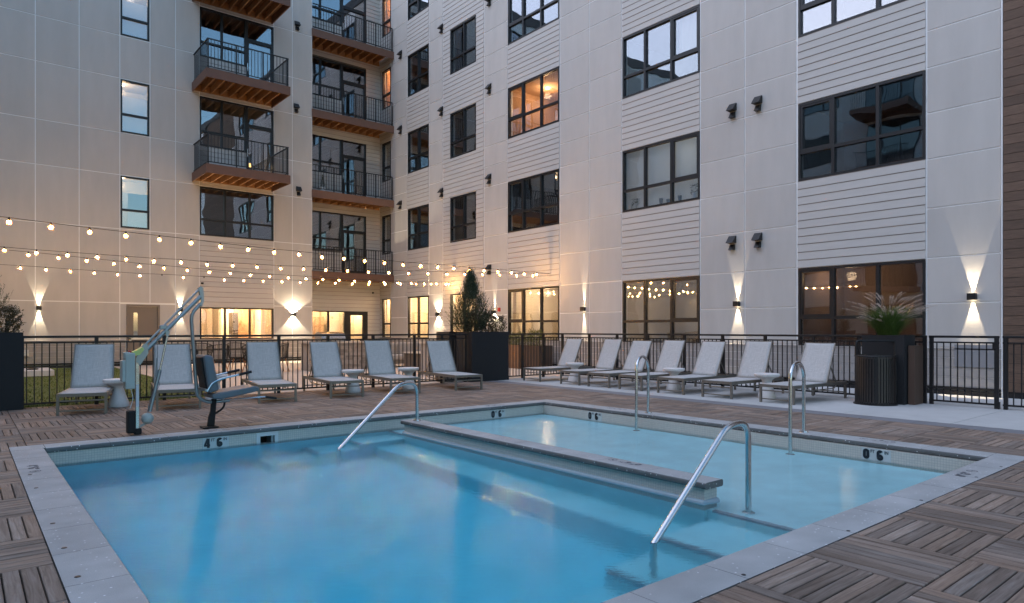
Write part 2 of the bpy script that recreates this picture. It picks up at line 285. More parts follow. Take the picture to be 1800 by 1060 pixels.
# ------------------------------------------------------------------ mesh helpers
class MB:
    def __init__(s): s.v = []; s.f = []; s.g = None
    def box(s, x0, x1, y0, y1, z0, z1):
        if x0 > x1: x0, x1 = x1, x0
        if y0 > y1: y0, y1 = y1, y0
        if z0 > z1: z0, z1 = z1, z0
        k = len(s.v)
        s.v += [(x0, y0, z0), (x1, y0, z0), (x1, y1, z0), (x0, y1, z0), (x0, y0, z1), (x1, y0, z1), (x1, y1, z1), (x0, y1, z1)]
        s.f += [(k, k+3, k+2, k+1), (k+4, k+5, k+6, k+7), (k, k+1, k+5, k+4), (k+1, k+2, k+6, k+5), (k+2, k+3, k+7, k+6), (k+3, k, k+4, k+7)]
        return s
    def quad(s, a, b, c, d):
        k = len(s.v); s.v += [tuple(a), tuple(b), tuple(c), tuple(d)]; s.f.append((k, k+1, k+2, k+3)); return s
    def tube(s, pts, r, n=10, cap=True, r1=None):
        pts = [Vector(p) for p in pts]; k0 = len(s.v); m = len(pts)
        prev = None
        for i, p in enumerate(pts):
            t = (pts[min(i+1, m-1)] - pts[max(i-1, 0)]).normalized()
            if prev is None:
                a = Vector((0, 0, 1)) if abs(t.z) < .9 else Vector((1, 0, 0)); u = t.cross(a).normalized()
            else:
                u = (prev - t * prev.dot(t)); u = u.normalized() if u.length > 1e-6 else t.orthogonal().normalized()
            prev = u; w = t.cross(u)
            rr = r if r1 is None else r + (r1 - r) * i / (m - 1)
            for j in range(n):
                q = p + (u * math.cos(2*math.pi*j/n) + w * math.sin(2*math.pi*j/n)) * rr; s.v.append(tuple(q))
        for i in range(m-1):
            for j in range(n):
                a = k0 + i*n + j; b = k0 + i*n + (j+1) % n; s.f.append((a, b, b+n, a+n))
        if cap: s.f.append(tuple(k0 + j for j in reversed(range(n)))); s.f.append(tuple(k0 + (m-1)*n + j for j in range(n)))
        return s
    def bar(s, p, q, w, h, up=(0, 0, 1)):
        p = Vector(p); q = Vector(q); t = (q-p).normalized(); u = Vector(up)
        if abs(t.dot(u)) > .95: u = Vector((1, 0, 0))
        a = t.cross(u).normalized() * (w/2); b = a.cross(t).normalized() * (h/2); k = len(s.v)
        for c in (p, q):
            for sa, sb in ((-1, -1), (1, -1), (1, 1), (-1, 1)): s.v.append(tuple(c + a*sa + b*sb))
        s.f += [(k, k+1, k+2, k+3), (k+7, k+6, k+5, k+4), (k, k+4, k+5, k+1), (k+1, k+5, k+6, k+2), (k+2, k+6, k+7, k+3), (k+3, k+7, k+4, k)]
        return s
    def lathe(s, prof, cx=0, cy=0, n=28, z=0):
        k0 = len(s.v); m = len(prof)
        for r, h in prof:
            for j in range(n):
                a = 2*math.pi*j/n; s.v.append((cx + r*math.cos(a), cy + r*math.sin(a), z+h))
        for i in range(m-1):
            for j in range(n):
                a = k0+i*n+j; b = k0+i*n+(j+1) % n; s.f.append((a, b, b+n, a+n))
        s.f.append(tuple(k0 + j for j in reversed(range(n)))); s.f.append(tuple(k0 + (m-1)*n + j for j in range(n)))
        return s
    def prism(s, poly, axis, a, b):
        """poly: 2-D outline; axis 'x','y','z' extruded from a to b; the poly gives the two other coordinates in order"""
        k = len(s.v); n = len(poly)
        for c in (a, b):
            for p in poly:
                s.v.append({'x': (c, p[0], p[1]), 'y': (p[0], c, p[1]), 'z': (p[0], p[1], c)}[axis])
        s.f.append(tuple(range(k, k+n))); s.f.append(tuple(range(k+2*n-1, k+n-1, -1)))
        for i in range(n): j = (i+1) % n; s.f.append((k+i, k+n+i, k+n+j, k+j))
        return s
    def mesh(s, name, m, smooth=False, loc=(0, 0, 0)):
        me = bpy.data.meshes.new(name)
        v = [(a[0]-loc[0], a[1]-loc[1], a[2]-loc[2]) for a in s.v]
        me.from_pydata(v, [], s.f); me.materials.append(m)
        if smooth:
            me.shade_smooth() if hasattr(me, 'shade_smooth') else None
        me.validate(); 
        bm = bmesh.new(); bm.from_mesh(me); bmesh.ops.recalc_face_normals(bm, faces=bm.faces); bm.to_mesh(me); bm.free()
        if smooth: 
            me.set_sharp_from_angle(angle=math.radians(40))
        return me
    def build(s, name, m, parent=None, smooth=False, local=False, kind=None, bevel=0):
        """vertices are world coordinates unless local; the parent may be an Empty at its thing's base"""
        org = (0, 0, 0)
        if not local:
            p = parent; org = Vector((0, 0, 0))
            while p is not None: org = org + p.location; p = p.parent
        me = s.mesh(name, m, smooth, org); o = bpy.data.objects.new(name, me); COL.objects.link(o)
        if parent: o.parent = parent
        if kind: o['kind'] = kind
        if bevel:
            b = o.modifiers.new("bevel", 'BEVEL'); b.width = bevel; b.segments = 2; b.limit_method = 'ANGLE'
        return o
def thing(name, label, cat, loc=(0, 0, 0), rz=0, group=None, kind=None):
    o = bpy.data.objects.new(name, None); COL.objects.link(o); o.location = loc; o.rotation_euler = (0, 0, rz); o.empty_display_size = .2
    if label: o['label'] = label
    if cat: o['category'] = cat
    if group: o['group'] = group
    if kind: o['kind'] = kind
    return o
def sub(name, parent):
    o = bpy.data.objects.new(name, None); COL.objects.link(o); o.parent = parent; return o
def tag(o, label, cat, group=None):
    o['label'] = label; o['category'] = cat
    if group: o['group'] = group
    return o
def inst(name, me, parent, loc=(0, 0, 0), rz=0, scale=None):
    o = bpy.data.objects.new(name, me); COL.objects.link(o); o.parent = parent; o.location = loc; o.rotation_euler = (0, 0, rz)
    if scale: o.scale = scale
    return o
def dup(o, parent=None):
    c = o.copy(); COL.objects.link(c)
    if parent: c.parent = parent
    for ch in list(o.children): dup(ch, c)
    return c
UNIT = {}
def unit(m):
    if m.name not in UNIT: UNIT[m.name] = MB().box(-.5, .5, -.5, .5, 0, 1).mesh("unit_bar", m)
    return UNIT[m.name]
def relw(parent):
    org = Vector((0, 0, 0)); p = parent
    while p is not None: org = org + p.location; p = p.parent
    return org
def post(name, m, parent, x, y, z0, z1, wx, wy):
    o = relw(parent); return inst(name, unit(m), parent, (x-o.x, y-o.y, z0-o.z), 0, (wx, wy, z1-z0))

# ------------------------------------------------------------------ ground
MB().box(-900, 900, -900, 900, -2.4, -2.3).build("ground", mat("distant_ground", (.08, .08, .075), .9), kind='structure')
PX0, PX1, PY0, PY1 = .40, .0 + 8.40, 1.92, 9.22        # pool coping, outer
IX0, IX1, IY0, IY1 = .70, 8.09, 2.21, 8.93              # pool coping, inner
WX0, WX1, WY0, WY1 = .72, 8.07, 2.23, 8.95              # pool walls
b = MB()
def ring(b, z0, z1, X0, X1, Y0, Y1):
    b.box(X0, PX0, Y0, Y1, z0, z1); b.box(PX1, X1, Y0, Y1, z0, z1); b.box(PX0, PX1, Y0, PY0, z0, z1); b.box(PX0, PX1, PY1, Y1, z0, z1)
ring(b, -.14, -.03, -11, 10.16, -14, 13.72)
b.build("deck_substrate", mat("dark_deck_substrate", (.025, .022, .02), .95), kind='structure')

# ------------------------------------------------------------------ wood deck
deck = thing("wood_deck", "weathered hardwood deck tiles laid in a basket weave round the pool", None, (0, 0, 0), kind='structure')
T = .64; SW = T / 8
def slat_geo(x0, x1, y0, y1, alongx, dz, bm, grain):
    c = .0035; z1 = dz; z0 = -.026
    k = len(bm.v)
    bm.v += [(x0, y0, z0), (x1, y0, z0), (x1, y1, z0), (x0, y1, z0), (x0, y0, z1-c), (x1, y0, z1-c), (x1, y1, z1-c), (x0, y1, z1-c),
             (x0+c, y0+c, z1), (x1-c, y0+c, z1), (x1-c, y1-c, z1), (x0+c, y1-c, z1)]
    bm.f += [(k, k+1, k+5, k+4), (k+1, k+2, k+6, k+5), (k+2, k+3, k+7, k+6), (k+3, k, k+4, k+7),
             (k+4, k+5, k+9, k+8), (k+5, k+6, k+10, k+9), (k+6, k+7, k+11, k+10), (k+7, k+4, k+8, k+11), (k+8, k+9, k+10, k+11)]
    for v in bm.v[k:]:
        u, w = (v[0], v[1]) if alongx else (v[1], v[0])
        grain.append((u*2.6, w*38, 0))
def add_grain(me, grain):
    a = me.attributes.new("grain", 'FLOAT_VECTOR', 'POINT'); a.data.foreach_set('vector', np.array(grain, dtype=np.float32).ravel())
slats = []
F_ = 1178.
def proj(x, y, z=0):
    dx, dy = x*Fw.x + y*Fw.y, x*Rt.x + y*Rt.y
    if dx < .4: return None
    return 900 + F_*dy/dx, 579 - F_*(z-1.3)/dx, dx
for i in range(-14, 15):
    for j in range(-14, 20):
        tx, ty = .56 + i*T, 1.30 + j*T
        for k in range(8):
            if (i + j) % 2 == 0: r = (tx+.0035, tx+T-.0035, ty+k*SW+.0042, ty+(k+1)*SW-.0042); ax = True
            else: r = (tx+k*SW+.0042, tx+(k+1)*SW-.0042, ty+.0035, ty+T-.0035); ax = False
            x0, x1, y0, y1 = r; x1 = min(x1, 10.155); y1 = min(y1, 13.70)
            if x1-x0 < .01 or y1-y0 < .01 or x1 < -8: continue
            gx0, gx1, gy0, gy1 = PX0-.006, PX1+.006, PY0-.006, PY1+.006
            pcs = []
            if x1 <= gx0 or x0 >= gx1 or y1 <= gy0 or y0 >= gy1: pcs = [(x0, x1, y0, y1)]
            else:
                if x0 < gx0: pcs.append((x0, gx0, y0, y1))
                if x1 > gx1: pcs.append((gx1, x1, y0, y1))
                a0, a1 = max(x0, gx0), min(x1, gx1)
                if y0 < gy0: pcs.append((a0, a1, y0, gy0))
                if y1 > gy1: pcs.append((a0, a1, gy1, y1))
            for p in pcs:
                if p[1]-p[0] < .012 or p[3]-p[2] < .012: continue
                q = proj((p[0]+p[1])/2, (p[2]+p[3])/2); size = 0
                if q and -60 < q[0] < 1860 and 579 < q[1] < 1090: size = (p[1]-p[0])*(p[3]-p[2])/q[2]**3
                slats.append((size, p, ax, (k*37+i*11+j*5)))
slats.sort(key=lambda s: -s[0])
rs = random.Random(3)
std = {}
bulk = MB(); bulkg = []
for n_, (size, p, ax, key) in enumerate(slats):
    dz = rs.uniform(-.0032, .0012)
    x0, x1, y0, y1 = p
    if n_ < 300 and size > 0:
        cx_, cy_ = (x0+x1)/2, (y0+y1)/2; w, h = round(x1-x0, 3), round(y1-y0, 3)
        kk = (w, h, ax)
        if kk not in std:
            mb = MB(); gr = []; slat_geo(-w/2, w/2, -h/2, h/2, ax, 0, mb, gr); me = bpy.data.meshes.new("deck_slat"); me.from_pydata(mb.v, [], mb.f); me.materials.append(M_wood); add_grain(me, gr); std[kk] = me
        inst("deck_slat", std[kk], deck, (cx_, cy_, dz))
    else: slat_geo(x0, x1, y0, y1, ax, dz, bulk, bulkg)
me = bpy.data.meshes.new("deck_slats"); me.from_pydata(bulk.v, [], bulk.f); me.materials.append(M_wood); add_grain(me, bulkg)
o = inst("deck_slats", me, deck); o['kind'] = 'stuff'

# ------------------------------------------------------------------ paving beside the deck and terrace
pave = thing("pavement", "pale concrete slabs with a slate paver border along the right side fence", None, (0, 0, 0), kind='structure')
MB().box(10.16, 15.3, -14, 13.72, -.14, -.03).build("bedding", mat("bedding_sand", (.05, .05, .048), .95), pave)
y = -4.
k = 0
while y < 13.7:
    y1 = min(y + .64, 13.72)
    MB().box(10.165, 10.535, y+.003, y1-.003, -.03, 0.0).build("border_paver", M_slate, pave); y += .64
y = -4.2
while y < 13.7:
    y1 = min(y + 1.5, 13.72)
    MB().box(10.54, 13.2, y+.004, y1-.004, -.03, .002).build("concrete_slab", M_conc, pave)
    MB().box(13.21, 15.29, y+.004, y1-.004, -.03, -.002).build("concrete_slab", M_conc, pave); y += 1.5
terr = thing("terrace", "warm beige paved terrace with large square slabs beyond the fence", None, (0, 0, 0), kind='structure')
MB().box(-11, 15.3, 13.72, 29, -.14, -.03).build("bedding", mat("bedding_sand2", (.05, .05, .048), .95), terr)
tb = MB()
xs = [4.05] + [4.05 + .94*i for i in range(1, 12)] + [15.29]
for xi in range(len(xs)-1):
    y = 13.73; r = 0
    while y < 28.49:
        y1 = min(y+.94, 28.49)
        if r < 5 and xi < 10: MB().box(xs[xi]+.004, xs[xi+1]-.004, y+.004, y1-.004, -.03, -.002).build("paving_slab", M_terr, terr)
        else: tb.box(xs[xi]+.004, xs[xi+1]-.004, y+.004, y1-.004, -.03, -.002)
        y = y1; r += 1
tb.build("paving_slabs", M_terr, terr, kind='stuff')
MB().box(-11, 4.04, 13.73, 27.2, -.03, -.006).build("lawn", M_turfbase, kind='structure')
nb = 16000
X = np.random.uniform(-.5, 4.03, nb); Y = 13.8 + (np.random.rand(nb)**1.6)*13.2; A = np.random.rand(nb)*6.28; Hh = np.random.uniform(.015, .035, nb)
vv = []; ff = []
for i in range(nb):
    c, s_ = math.cos(A[i])*.006, math.sin(A[i])*.006; k = len(vv)
    vv += [(X[i]-c, Y[i]-s_, -.008), (X[i]+c, Y[i]+s_, -.008), (X[i]+s_*1.5, Y[i]-c*1.5, Hh[i])]; ff.append((k, k+1, k+2))
mb = MB(); mb.v = vv; mb.f = ff
me = bpy.data.meshes.new("turf"); me.from_pydata(vv, [], ff); me.materials.append(M_turf)
o = bpy.data.objects.new("grass", me); COL.objects.link(o); o['kind'] = 'stuff'; o['label'] = "short green artificial turf behind the left fence"; o['category'] = "grass"
pad = MB().box(1.15, 2.0, 22.6, 24.3, 0, .16).build("concrete_pad", M_conc, bevel=.01); tag(pad, "pale raised concrete pad on the turf behind the fence", "pad")
MB().lathe([(.13, 0), (.14, .03), (.05, .05)], 1.55, 23.3, 16, .16).build("drain_cap", M_black, pad)
b_ = MB().box(1.55, 1.7, 27.08, 27.18, .42, .62); bx = b_.build("outlet_box", mat("pale_plastic", (.5, .5, .48), .5)); tag(bx, "small pale outlet box on the grey base of the left wall", "outlet box")

# ------------------------------------------------------------------ pool
pool = thing("swimming_pool", "rectangular pool with tiled waterline, shallow shelf and grey speckled coping", None, (0, 0, 0), kind='structure')
ZW = -.20; ZS = -.36; DX0, DX1, DY0, DY1 = 4.88, 5.10, 3.36, 8.42   # divider wall
ZF = -1.55
b = MB()
# outer wall shells (mosaic band above, plaster below)
def wallring(mb, z0, z1):
    t = .3
    mb.box(WX0-t, WX0, WY0-t, WY1+t, z0, z1); mb.box(WX1, WX1+t, WY0-t, WY1+t, z0, z1)
    mb.box(WX0, WX1, WY0-t, WY0, z0, z1)
SKX0, SKX1 = 3.045, 3.235
wallring(b, -.36, -.062)
b.box(WX0, SKX0, WY1, WY1+.3, -.36, -.062); b.box(SKX1, WX1, WY1, WY1+.3, -.36, -.062); b.box(SKX0, SKX1, WY1, WY1+.3, -.36, -.27); b.box(SKX0, SKX1, WY1, WY1+.3, -.115, -.062)
b.build("waterline_mosaic", M_mosaic, pool)
b = MB(); wallring(b, -1.7, -.3605); b.box(WX0, WX1, WY1, WY1+.3, -1.7, -.3605)
b.box(WX0, WX1, WY0, WY1, -1.7, ZF)
b.build("pool_basin", M_plaster, pool)
MB().box(DX0+.06, WX1+.01, WY0-.01, WY1+.01, ZF, ZS).build("shelf", M_plaster, pool)
MB().box(DX0-.42, DX0+.03, DY0-.019, DY1+.019, ZF, -.95).build("bench", M_plaster, pool)
xp = DX0+.06
for xa, za in ((4.22, -.62), (3.62, -.90), (3.02, -1.2)):
    for (ya, yb) in ((WY0-.01, DY0-.02), (DY1+.02, WY1+.01)):
        MB().box(xa, xp-.001, ya, yb, ZF-.01, za).build("step", M_plaster, pool)
    xp = xa
for xa, za in ((DX0+.06, ZS), (4.22, -.62), (3.62, -.90)):
    for (ya, yb) in ((WY0, DY0-.02), (DY1+.02, WY1)):
        MB().box(xa-.003, xa+.05, ya+.01, yb-.01, za-.05, za+.003).build("step_edge", M_stepedge, pool)
MB().box(DX0+.02, DX1-.02, DY0+.02, DY1-.02, -.37, -.055).build("divider_wall", M_mosaic, pool)
MB().box(DX0+.02, DX1-.02, DY0+.02, DY1-.02, -1.54, -.3705).build("divider_base", M_plaster, pool)
# bullnose lip at the waterline of the divider
r_ = .032
pts = [(DX0+.025, DY1, -.19), (DX0+.025, DY0+.02, -.19), (DX1-.02, DY0+.02, -.19)]
MB().tube(pts, r_, 12).build("bullnose_lip", mat("glazed_bullnose_tile", (.36, .46, .52), .18), pool, smooth=True)
def coping_piece(x0, x1, y0, y1, noses, name="coping_slab"):
    """noses: set of sides ('x0','x1','y0','y1') whose top and bottom edges are rounded"""
    me_b = bmesh.new(); bmesh.ops.create_cube(me_b, size=1)
    for v in me_b.verts: v.co = ((x0+x1)/2 + v.co.x*(x1-x0), (y0+y1)/2 + v.co.y*(y1-y0), -.03 + v.co.z*.06)
    big = []; small = []
    for e in me_b.edges:
        a, c = e.verts[0].co, e.verts[1].co
        horiz = abs(a.z-c.z) < 1e-6
        onn = any((abs(a[0 if s[0] == 'x' else 1]-{'x0': x0, 'x1': x1, 'y0': y0, 'y1': y1}[s]) < 1e-6 and abs(c[0 if s[0] == 'x' else 1]-{'x0': x0, 'x1': x1, 'y0': y0, 'y1': y1}[s]) < 1e-6) for s in noses)
        (big if horiz and onn else small).append(e)
    if big: bmesh.ops.bevel(me_b, geom=big, offset=.020, segments=4, profile=.5, affect='EDGES')
    me = bpy.data.meshes.new(name); me_b.to_mesh(me); me_b.free(); me.materials.append(M_coping); me.materials.append(M_copedge)
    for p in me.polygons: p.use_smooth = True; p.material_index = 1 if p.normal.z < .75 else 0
    me.set_sharp_from_angle(angle=math.radians(35))
    return inst(name, me, pool)
G_ = .0035
def run(a, b_, p):
    out = []; n = max(1, round((b_-a)/p)); w = (b_-a)/n
    return [(a+i*w+G_/2, a+(i+1)*w-G_/2) for i in range(n)]
for a, c in run(PX0+.31, PX1-.31, .615): coping_piece(a, c, IY1, PY1, {'y0'}); coping_piece(a, c, PY0, IY0, {'y1'})
for a, c in run(PY0+.29, PY1-.29, .615): coping_piece(PX0, IX0, a, c, {'x1'}); coping_piece(IX1, PX1, a, c, {'x0'})
for x0, x1 in ((PX0, IX0+.008), (IX1-.008, PX1)):
    for y0, y1 in ((PY0, IY0-.002), (IY1+.002, PY1)): coping_piece(x0, x1, y0, y1, set())
for a, c in run(DY0-.02, DY1+.02, .63): coping_piece(DX0-.02, DX1+.02, a, c, {'x0', 'x1'})
# bolts in the coping
for y in (4.05, 5.3, 6.6, 7.25, 4.65): MB().lathe([(.016, 0), (.014, .002)], .47, y+.12, 12, .0005).build("coping_anchor", M_black, pool)
for x in (3.2, 4.42, 5.64, 6.9, 7.6): MB().lathe([(.013, 0), (.011, .002)], x, 1.965, 12, .0005).build("coping_anchor", M_black, pool)
# skimmer mouth
b = MB(); b.box(2.995, 3.285, WY1-.004, WY1+.02, -.27, -.062); 
sk = MB(); sk.box(2.995, SKX0, WY1-.005, WY1+.01, -.30, -.066); sk.box(SKX1, 3.285, WY1-.005, WY1+.01, -.30, -.066); sk.box(SKX0, SKX1, WY1-.005, WY1+.01, -.114, -.066)
s1 = sk.build("skimmer_frame", M_skim, pool)
sk = MB(); sk.box(SKX0, SKX1, WY1+.295, WY1+.3, -.3, -.1); sk.build("skimmer_throat", M_black, pool)
MB().box(3.2, 3.23, WY1+.03, WY1+.2, -.26, -.12).build("skimmer_flap", M_galv, pool)
def text(body, size, m, parent, loc, rot, name, off=0.0, ext=.0008, xs=1.0):
    cu = bpy.data.curves.new(name, 'FONT'); cu.body = body; cu.size = size; cu.extrude = ext; cu.offset = off
    t = bpy.data.objects.new("tmp", cu); COL.objects.link(t); bpy.context.view_layer.update()
    dg = bpy.context.evaluated_depsgraph_get(); me = bpy.data.meshes.new_from_object(t.evaluated_get(dg)); COL.objects.unlink(t); bpy.data.objects.remove(t)
    me.materials.clear(); me.materials.append(m)
    o = bpy.data.objects.new(name, me); COL.objects.link(o); o.parent = parent; o.location = loc; o.rotation_euler = rot; o.scale = (xs, 1, 1)
    return o
def ribbon(mb, pts, w, z=.0012):
    """flat bold stroke with mitred joints, in the XY plane"""
    P = [Vector((*p, 0)) for p in pts]; n = len(P); L_ = []
    for i in range(n):
        a = (P[i]-P[max(i-1, 0)]); b_ = (P[min(i+1, n-1)]-P[i])
        if a.length < 1e-9: a = b_
        if b_.length < 1e-9: b_ = a
        t = (a.normalized()+b_.normalized()).normalized(); nn = Vector((-t.y, t.x, 0)); k = 1/max(.5, abs(nn.dot(Vector((-a.y, a.x, 0)).normalized())))
        L_.append((P[i]+nn*w/2*k, P[i]-nn*w/2*k))
    for (a, b_), (c, d_) in zip(L_, L_[1:]): mb.quad((a.x, a.y, z), (b_.x, b_.y, z), (d_.x, d_.y, z), (c.x, c.y, z))
def digit(ch, h, w):
    """condensed bold numeral, baseline at y=0"""
    m = MB(); W_ = h*.62; r = w/2; cx_ = W_/2
    def ell(x, y, a, b_, t0, t1, n=20): return [(x+a*math.cos(math.radians(t0+(t1-t0)*i/n)), y+b_*math.sin(math.radians(t0+(t1-t0)*i/n))) for i in range(n+1)]
    if ch == '0': ribbon(m, ell(cx_, h-cx_, cx_-r, cx_-r, 0, 180) + ell(cx_, cx_, cx_-r, cx_-r, 180, 360) + [(W_-r, h-cx_)], w)
    elif ch == '6':
        q = h*.30
        ribbon(m, ell(cx_, q, cx_-r, q-r, 180, -180, 30), w)
        ribbon(m, [(r, q)] + ell(cx_, h-cx_, cx_-r, cx_-r, 180, 30, 14), w, .0013)
    elif ch == '4':
        ribbon(m, [(W_*.70, 0), (W_*.70, h)], w); ribbon(m, [(W_*1.0, h*.27), (0, h*.27)], w*.75, .0013); ribbon(m, [(w*.28, h*.27), (W_*.62, h)], w*.8, .0014)
    return m
def depth_mark(n1, plane, u, ztop, sgn, pos):
    """plane 'Y' (faces -Y, reads +X) or 'X' (faces -X, reads -Y)"""
    h = .118; w = .083
    rot = (math.pi/2, 0, 0) if plane == 'Y' else (math.pi/2, 0, -math.pi/2)
    def P3(a, z, o=.0065): return (a, pos-o, z) if plane == 'Y' else (pos-o, a, z)
    d = 1 if plane == 'Y' else -1
    for k, (a0, a1) in enumerate(((0, .157), (.159, .316))):
        if plane == 'Y': MB().box(u+a0-.015, u+a1-.015, pos-.004, pos+.01, -.2, ztop+.006).build("marker_tile", M_plate, pool)
        else: MB().box(pos-.004, pos+.01, u-a0+.015, u-a1+.015, -.2, ztop+.006).build("marker_tile", M_plate, pool)
    for s_, a in ((n1, 0), ("6", .15)):
        o = digit(s_, h, .034).build("depth_marking", M_ink, pool, local=True); o.location = P3(u + d*a, ztop-h-.004); o.rotation_euler = rot
    for s_, a, hh, z, off in (("FT", .082, .052, ztop-.045, .0006), ("IN", .232, .052, ztop-.045, .0006)):
        text(s_, hh, M_ink, pool, P3(u + d*a, z), rot, "depth_marking", off, xs=.80 if len(s_) == 1 else .85)
depth_mark("4", 'Y', 2.345, -.07, 1, WY1)
depth_mark("0", 'Y', 6.89, -.07, 1, WY1)
depth_mark("0", 'X', 7.82, -.07, 1, WX1)
depth_mark("0", 'X', 3.42, -.07, 1, WX1)
def top_mark(n1, x, y, rz, h=.085):
    d = Vector((math.cos(rz), math.sin(rz), 0))
    for s_, a in ((n1, 0), ("6", .13)):
        o = digit(s_, h, h*.2).build("coping_marking", M_etch, pool, local=True); o.location = Vector((x, y, .0012)) + d*a; o.rotation_euler = (0, 0, rz)
    for s_, a, hh in (("FT", .062, .045), ("IN", .192, .045)):
        q = Vector((x, y, .0012)) + d*a
        if len(s_) > 1: q += Vector((-math.sin(rz), math.cos(rz), 0))*.055
        text(s_, hh, M_etch, pool, q, (0, 0, rz), "coping_marking", .001, ext=.0004)
    q = Vector((x, y, .0012)) + d*.345 + Vector((-math.sin(rz), math.cos(rz), 0))*.045   # no diving symbol: ring and bar
    rr = MB()
    for k in range(24):
        a, c = 2*math.pi*k/24, 2*math.pi*(k+1)/24
        rr.quad((math.cos(a)*.045, math.sin(a)*.045, 0), (math.cos(c)*.045, math.sin(c)*.045, 0), (math.cos(c)*.038, math.sin(c)*.038, 0), (math.cos(a)*.038, math.sin(a)*.038, 0))
    rr.quad((-.03, .025, 0), (-.024, .031, 0), (.03, -.025, 0), (.024, -.031, 0))
    rr.quad((-.02, -.004, .0001), (.018, -.002, .0001), (.018, .006, .0001), (-.02, .004, .0001))
    o = rr.build("no_diving_symbol", M_etch, pool, local=True); o.location = q; o.rotation_euler = (0, 0, rz)
top_mark("4", .475, 7.86, -math.pi/2)
top_mark("0", 6.82, 2.03, 0)
top_mark("0", 8.33, 3.16, math.pi/2, .07)
top_mark("0", 5.06, 4.18, math.pi/2, .08)
top_mark("4", 2.3, 9.02, 0)
top_mark("0", 6.87, 9.02, 0)
top_mark("0", 8.33, 7.2, math.pi/2, .07)
# water (one sheet, cut round the divider)
wb_ = MB()
xs = [WX0-.01, DX0+.03, DX1-.03, WX1+.01]; ys = [WY0-.01, DY0+.03, DY1-.03, WY1+.01]
idx = {}
for i, x in enumerate(xs):
    for j, y in enumerate(ys): idx[i, j] = len(wb_.v); wb_.v.append((x, y, ZW))
for i in range(3):
    for j in range(3):
        if i == 1 and j == 1: continue
        wb_.f.append((idx[i, j], idx[i+1, j], idx[i+1, j+1], idx[i, j+1]))
me = bpy.data.meshes.new("pool_water"); me.from_pydata(wb_.v, [], wb_.f); me.materials.append(M_water)
wat = bpy.data.objects.new("pool_water", me); COL.objects.link(wat); wat['kind'] = 'structure'

# rails
def arc(p, c, r, a0, a1, n, ux, uz):
    return [Vector(c) + Vector(ux)*r*math.cos(a0+(a1-a0)*i/n) + Vector(uz)*r*math.sin(a0+(a1-a0)*i/n) for i in range(n+1)]
def flange(mb, p, r=.055): mb.lathe([(r, 0), (r*.95, .012), (.03, .018)], p[0], p[1], 20, p[2])
def smooth_path(pts, rad, n=8):
    pts = [Vector(p) for p in pts]; out = [pts[0]]
    for i in range(1, len(pts)-1):
        a, b_, c = pts[i-1], pts[i], pts[i+1]; u = (a-b_); v = (c-b_); L = min(rad[i-1], u.length*.49, v.length*.49)
        p0 = b_ + u.normalized()*L; p1 = b_ + v.normalized()*L
        for k in range(n+1): t = k/n; out.append(p0*(1-t)**2 + b_*2*t*(1-t) + p1*t*t)
    out.append(pts[-1]); return out
def grab_rail(foot, entry, ztop, label, floor):
    t = thing("pool_handrail", label, "handrail", (foot[0], foot[1], foot[2]), group="slanted stainless handrails at the pool steps")
    f = Vector(foot); e = Vector(entry); d = (e - f); d.z = 0; L = d.length; d.normalize()
    top = ztop
    k = f + Vector((0, 0, top - f.z)); s0 = f + d*.34; s0.z = top + .0
    dirv = (e - s0).normalized(); end = e + dirv * ((e.z-floor)/abs(dirv.z))
    MB().tube(smooth_path([f, k, s0, e + dirv*.03, Vector((e.x+dirv.x*.03, e.y+dirv.y*.03, floor))], [.17, .13, .015]), .0245, 14).build("rail", M_steel, t, smooth=True)
    m = MB(); flange(m, f); m.build("flange", M_steel, t, smooth=True)
grab_rail((5.12, 3.10, -.355), (3.79, 3.02, -.2), .525, "slanted stainless handrail at the near steps, in the foreground", -1.2)
grab_rail((5.02, 8.25, 0.001), (3.70, 7.93, -.2), .545, "slanted stainless handrail at the far end of the divider wall", -1.2)
def hoop(a, c, label):
    t = thing("pool_grab_hoop", label, "grab rail", (c[0], c[1], 0), group="upright stainless hoops on the right coping")
    A_ = Vector((a[0], a[1], -.355)); C_ = Vector((c[0], c[1], 0.001)); mid = (A_+C_)/2; top = .885
    ux = (C_ - A_); ux.z = 0; r = ux.length/2; ux.normalize(); c0 = Vector((mid.x, mid.y, top-r))
    pts = [A_] + [c0 - ux*r*math.cos(x) + Vector((0, 0, 1))*r*math.sin(x) for x in [math.pi*i/16 for i in range(17)]] + [C_]
    MB().tube(pts, .0225, 14).build("rail", M_steel, t, smooth=True)
    m = MB(); flange(m, C_); m.build("flange", M_steel, t, smooth=True)
    m = MB(); flange(m, (a[0], a[1], -.35)); m.build("flange", M_steel, t, smooth=True)
hoop((7.86, 6.62), (8.26, 6.72), "upright stainless hoop rail, the one nearer the row's far loungers")
hoop((7.84, 4.18), (8.25, 4.22), "upright stainless hoop rail in front of the last near lounger")

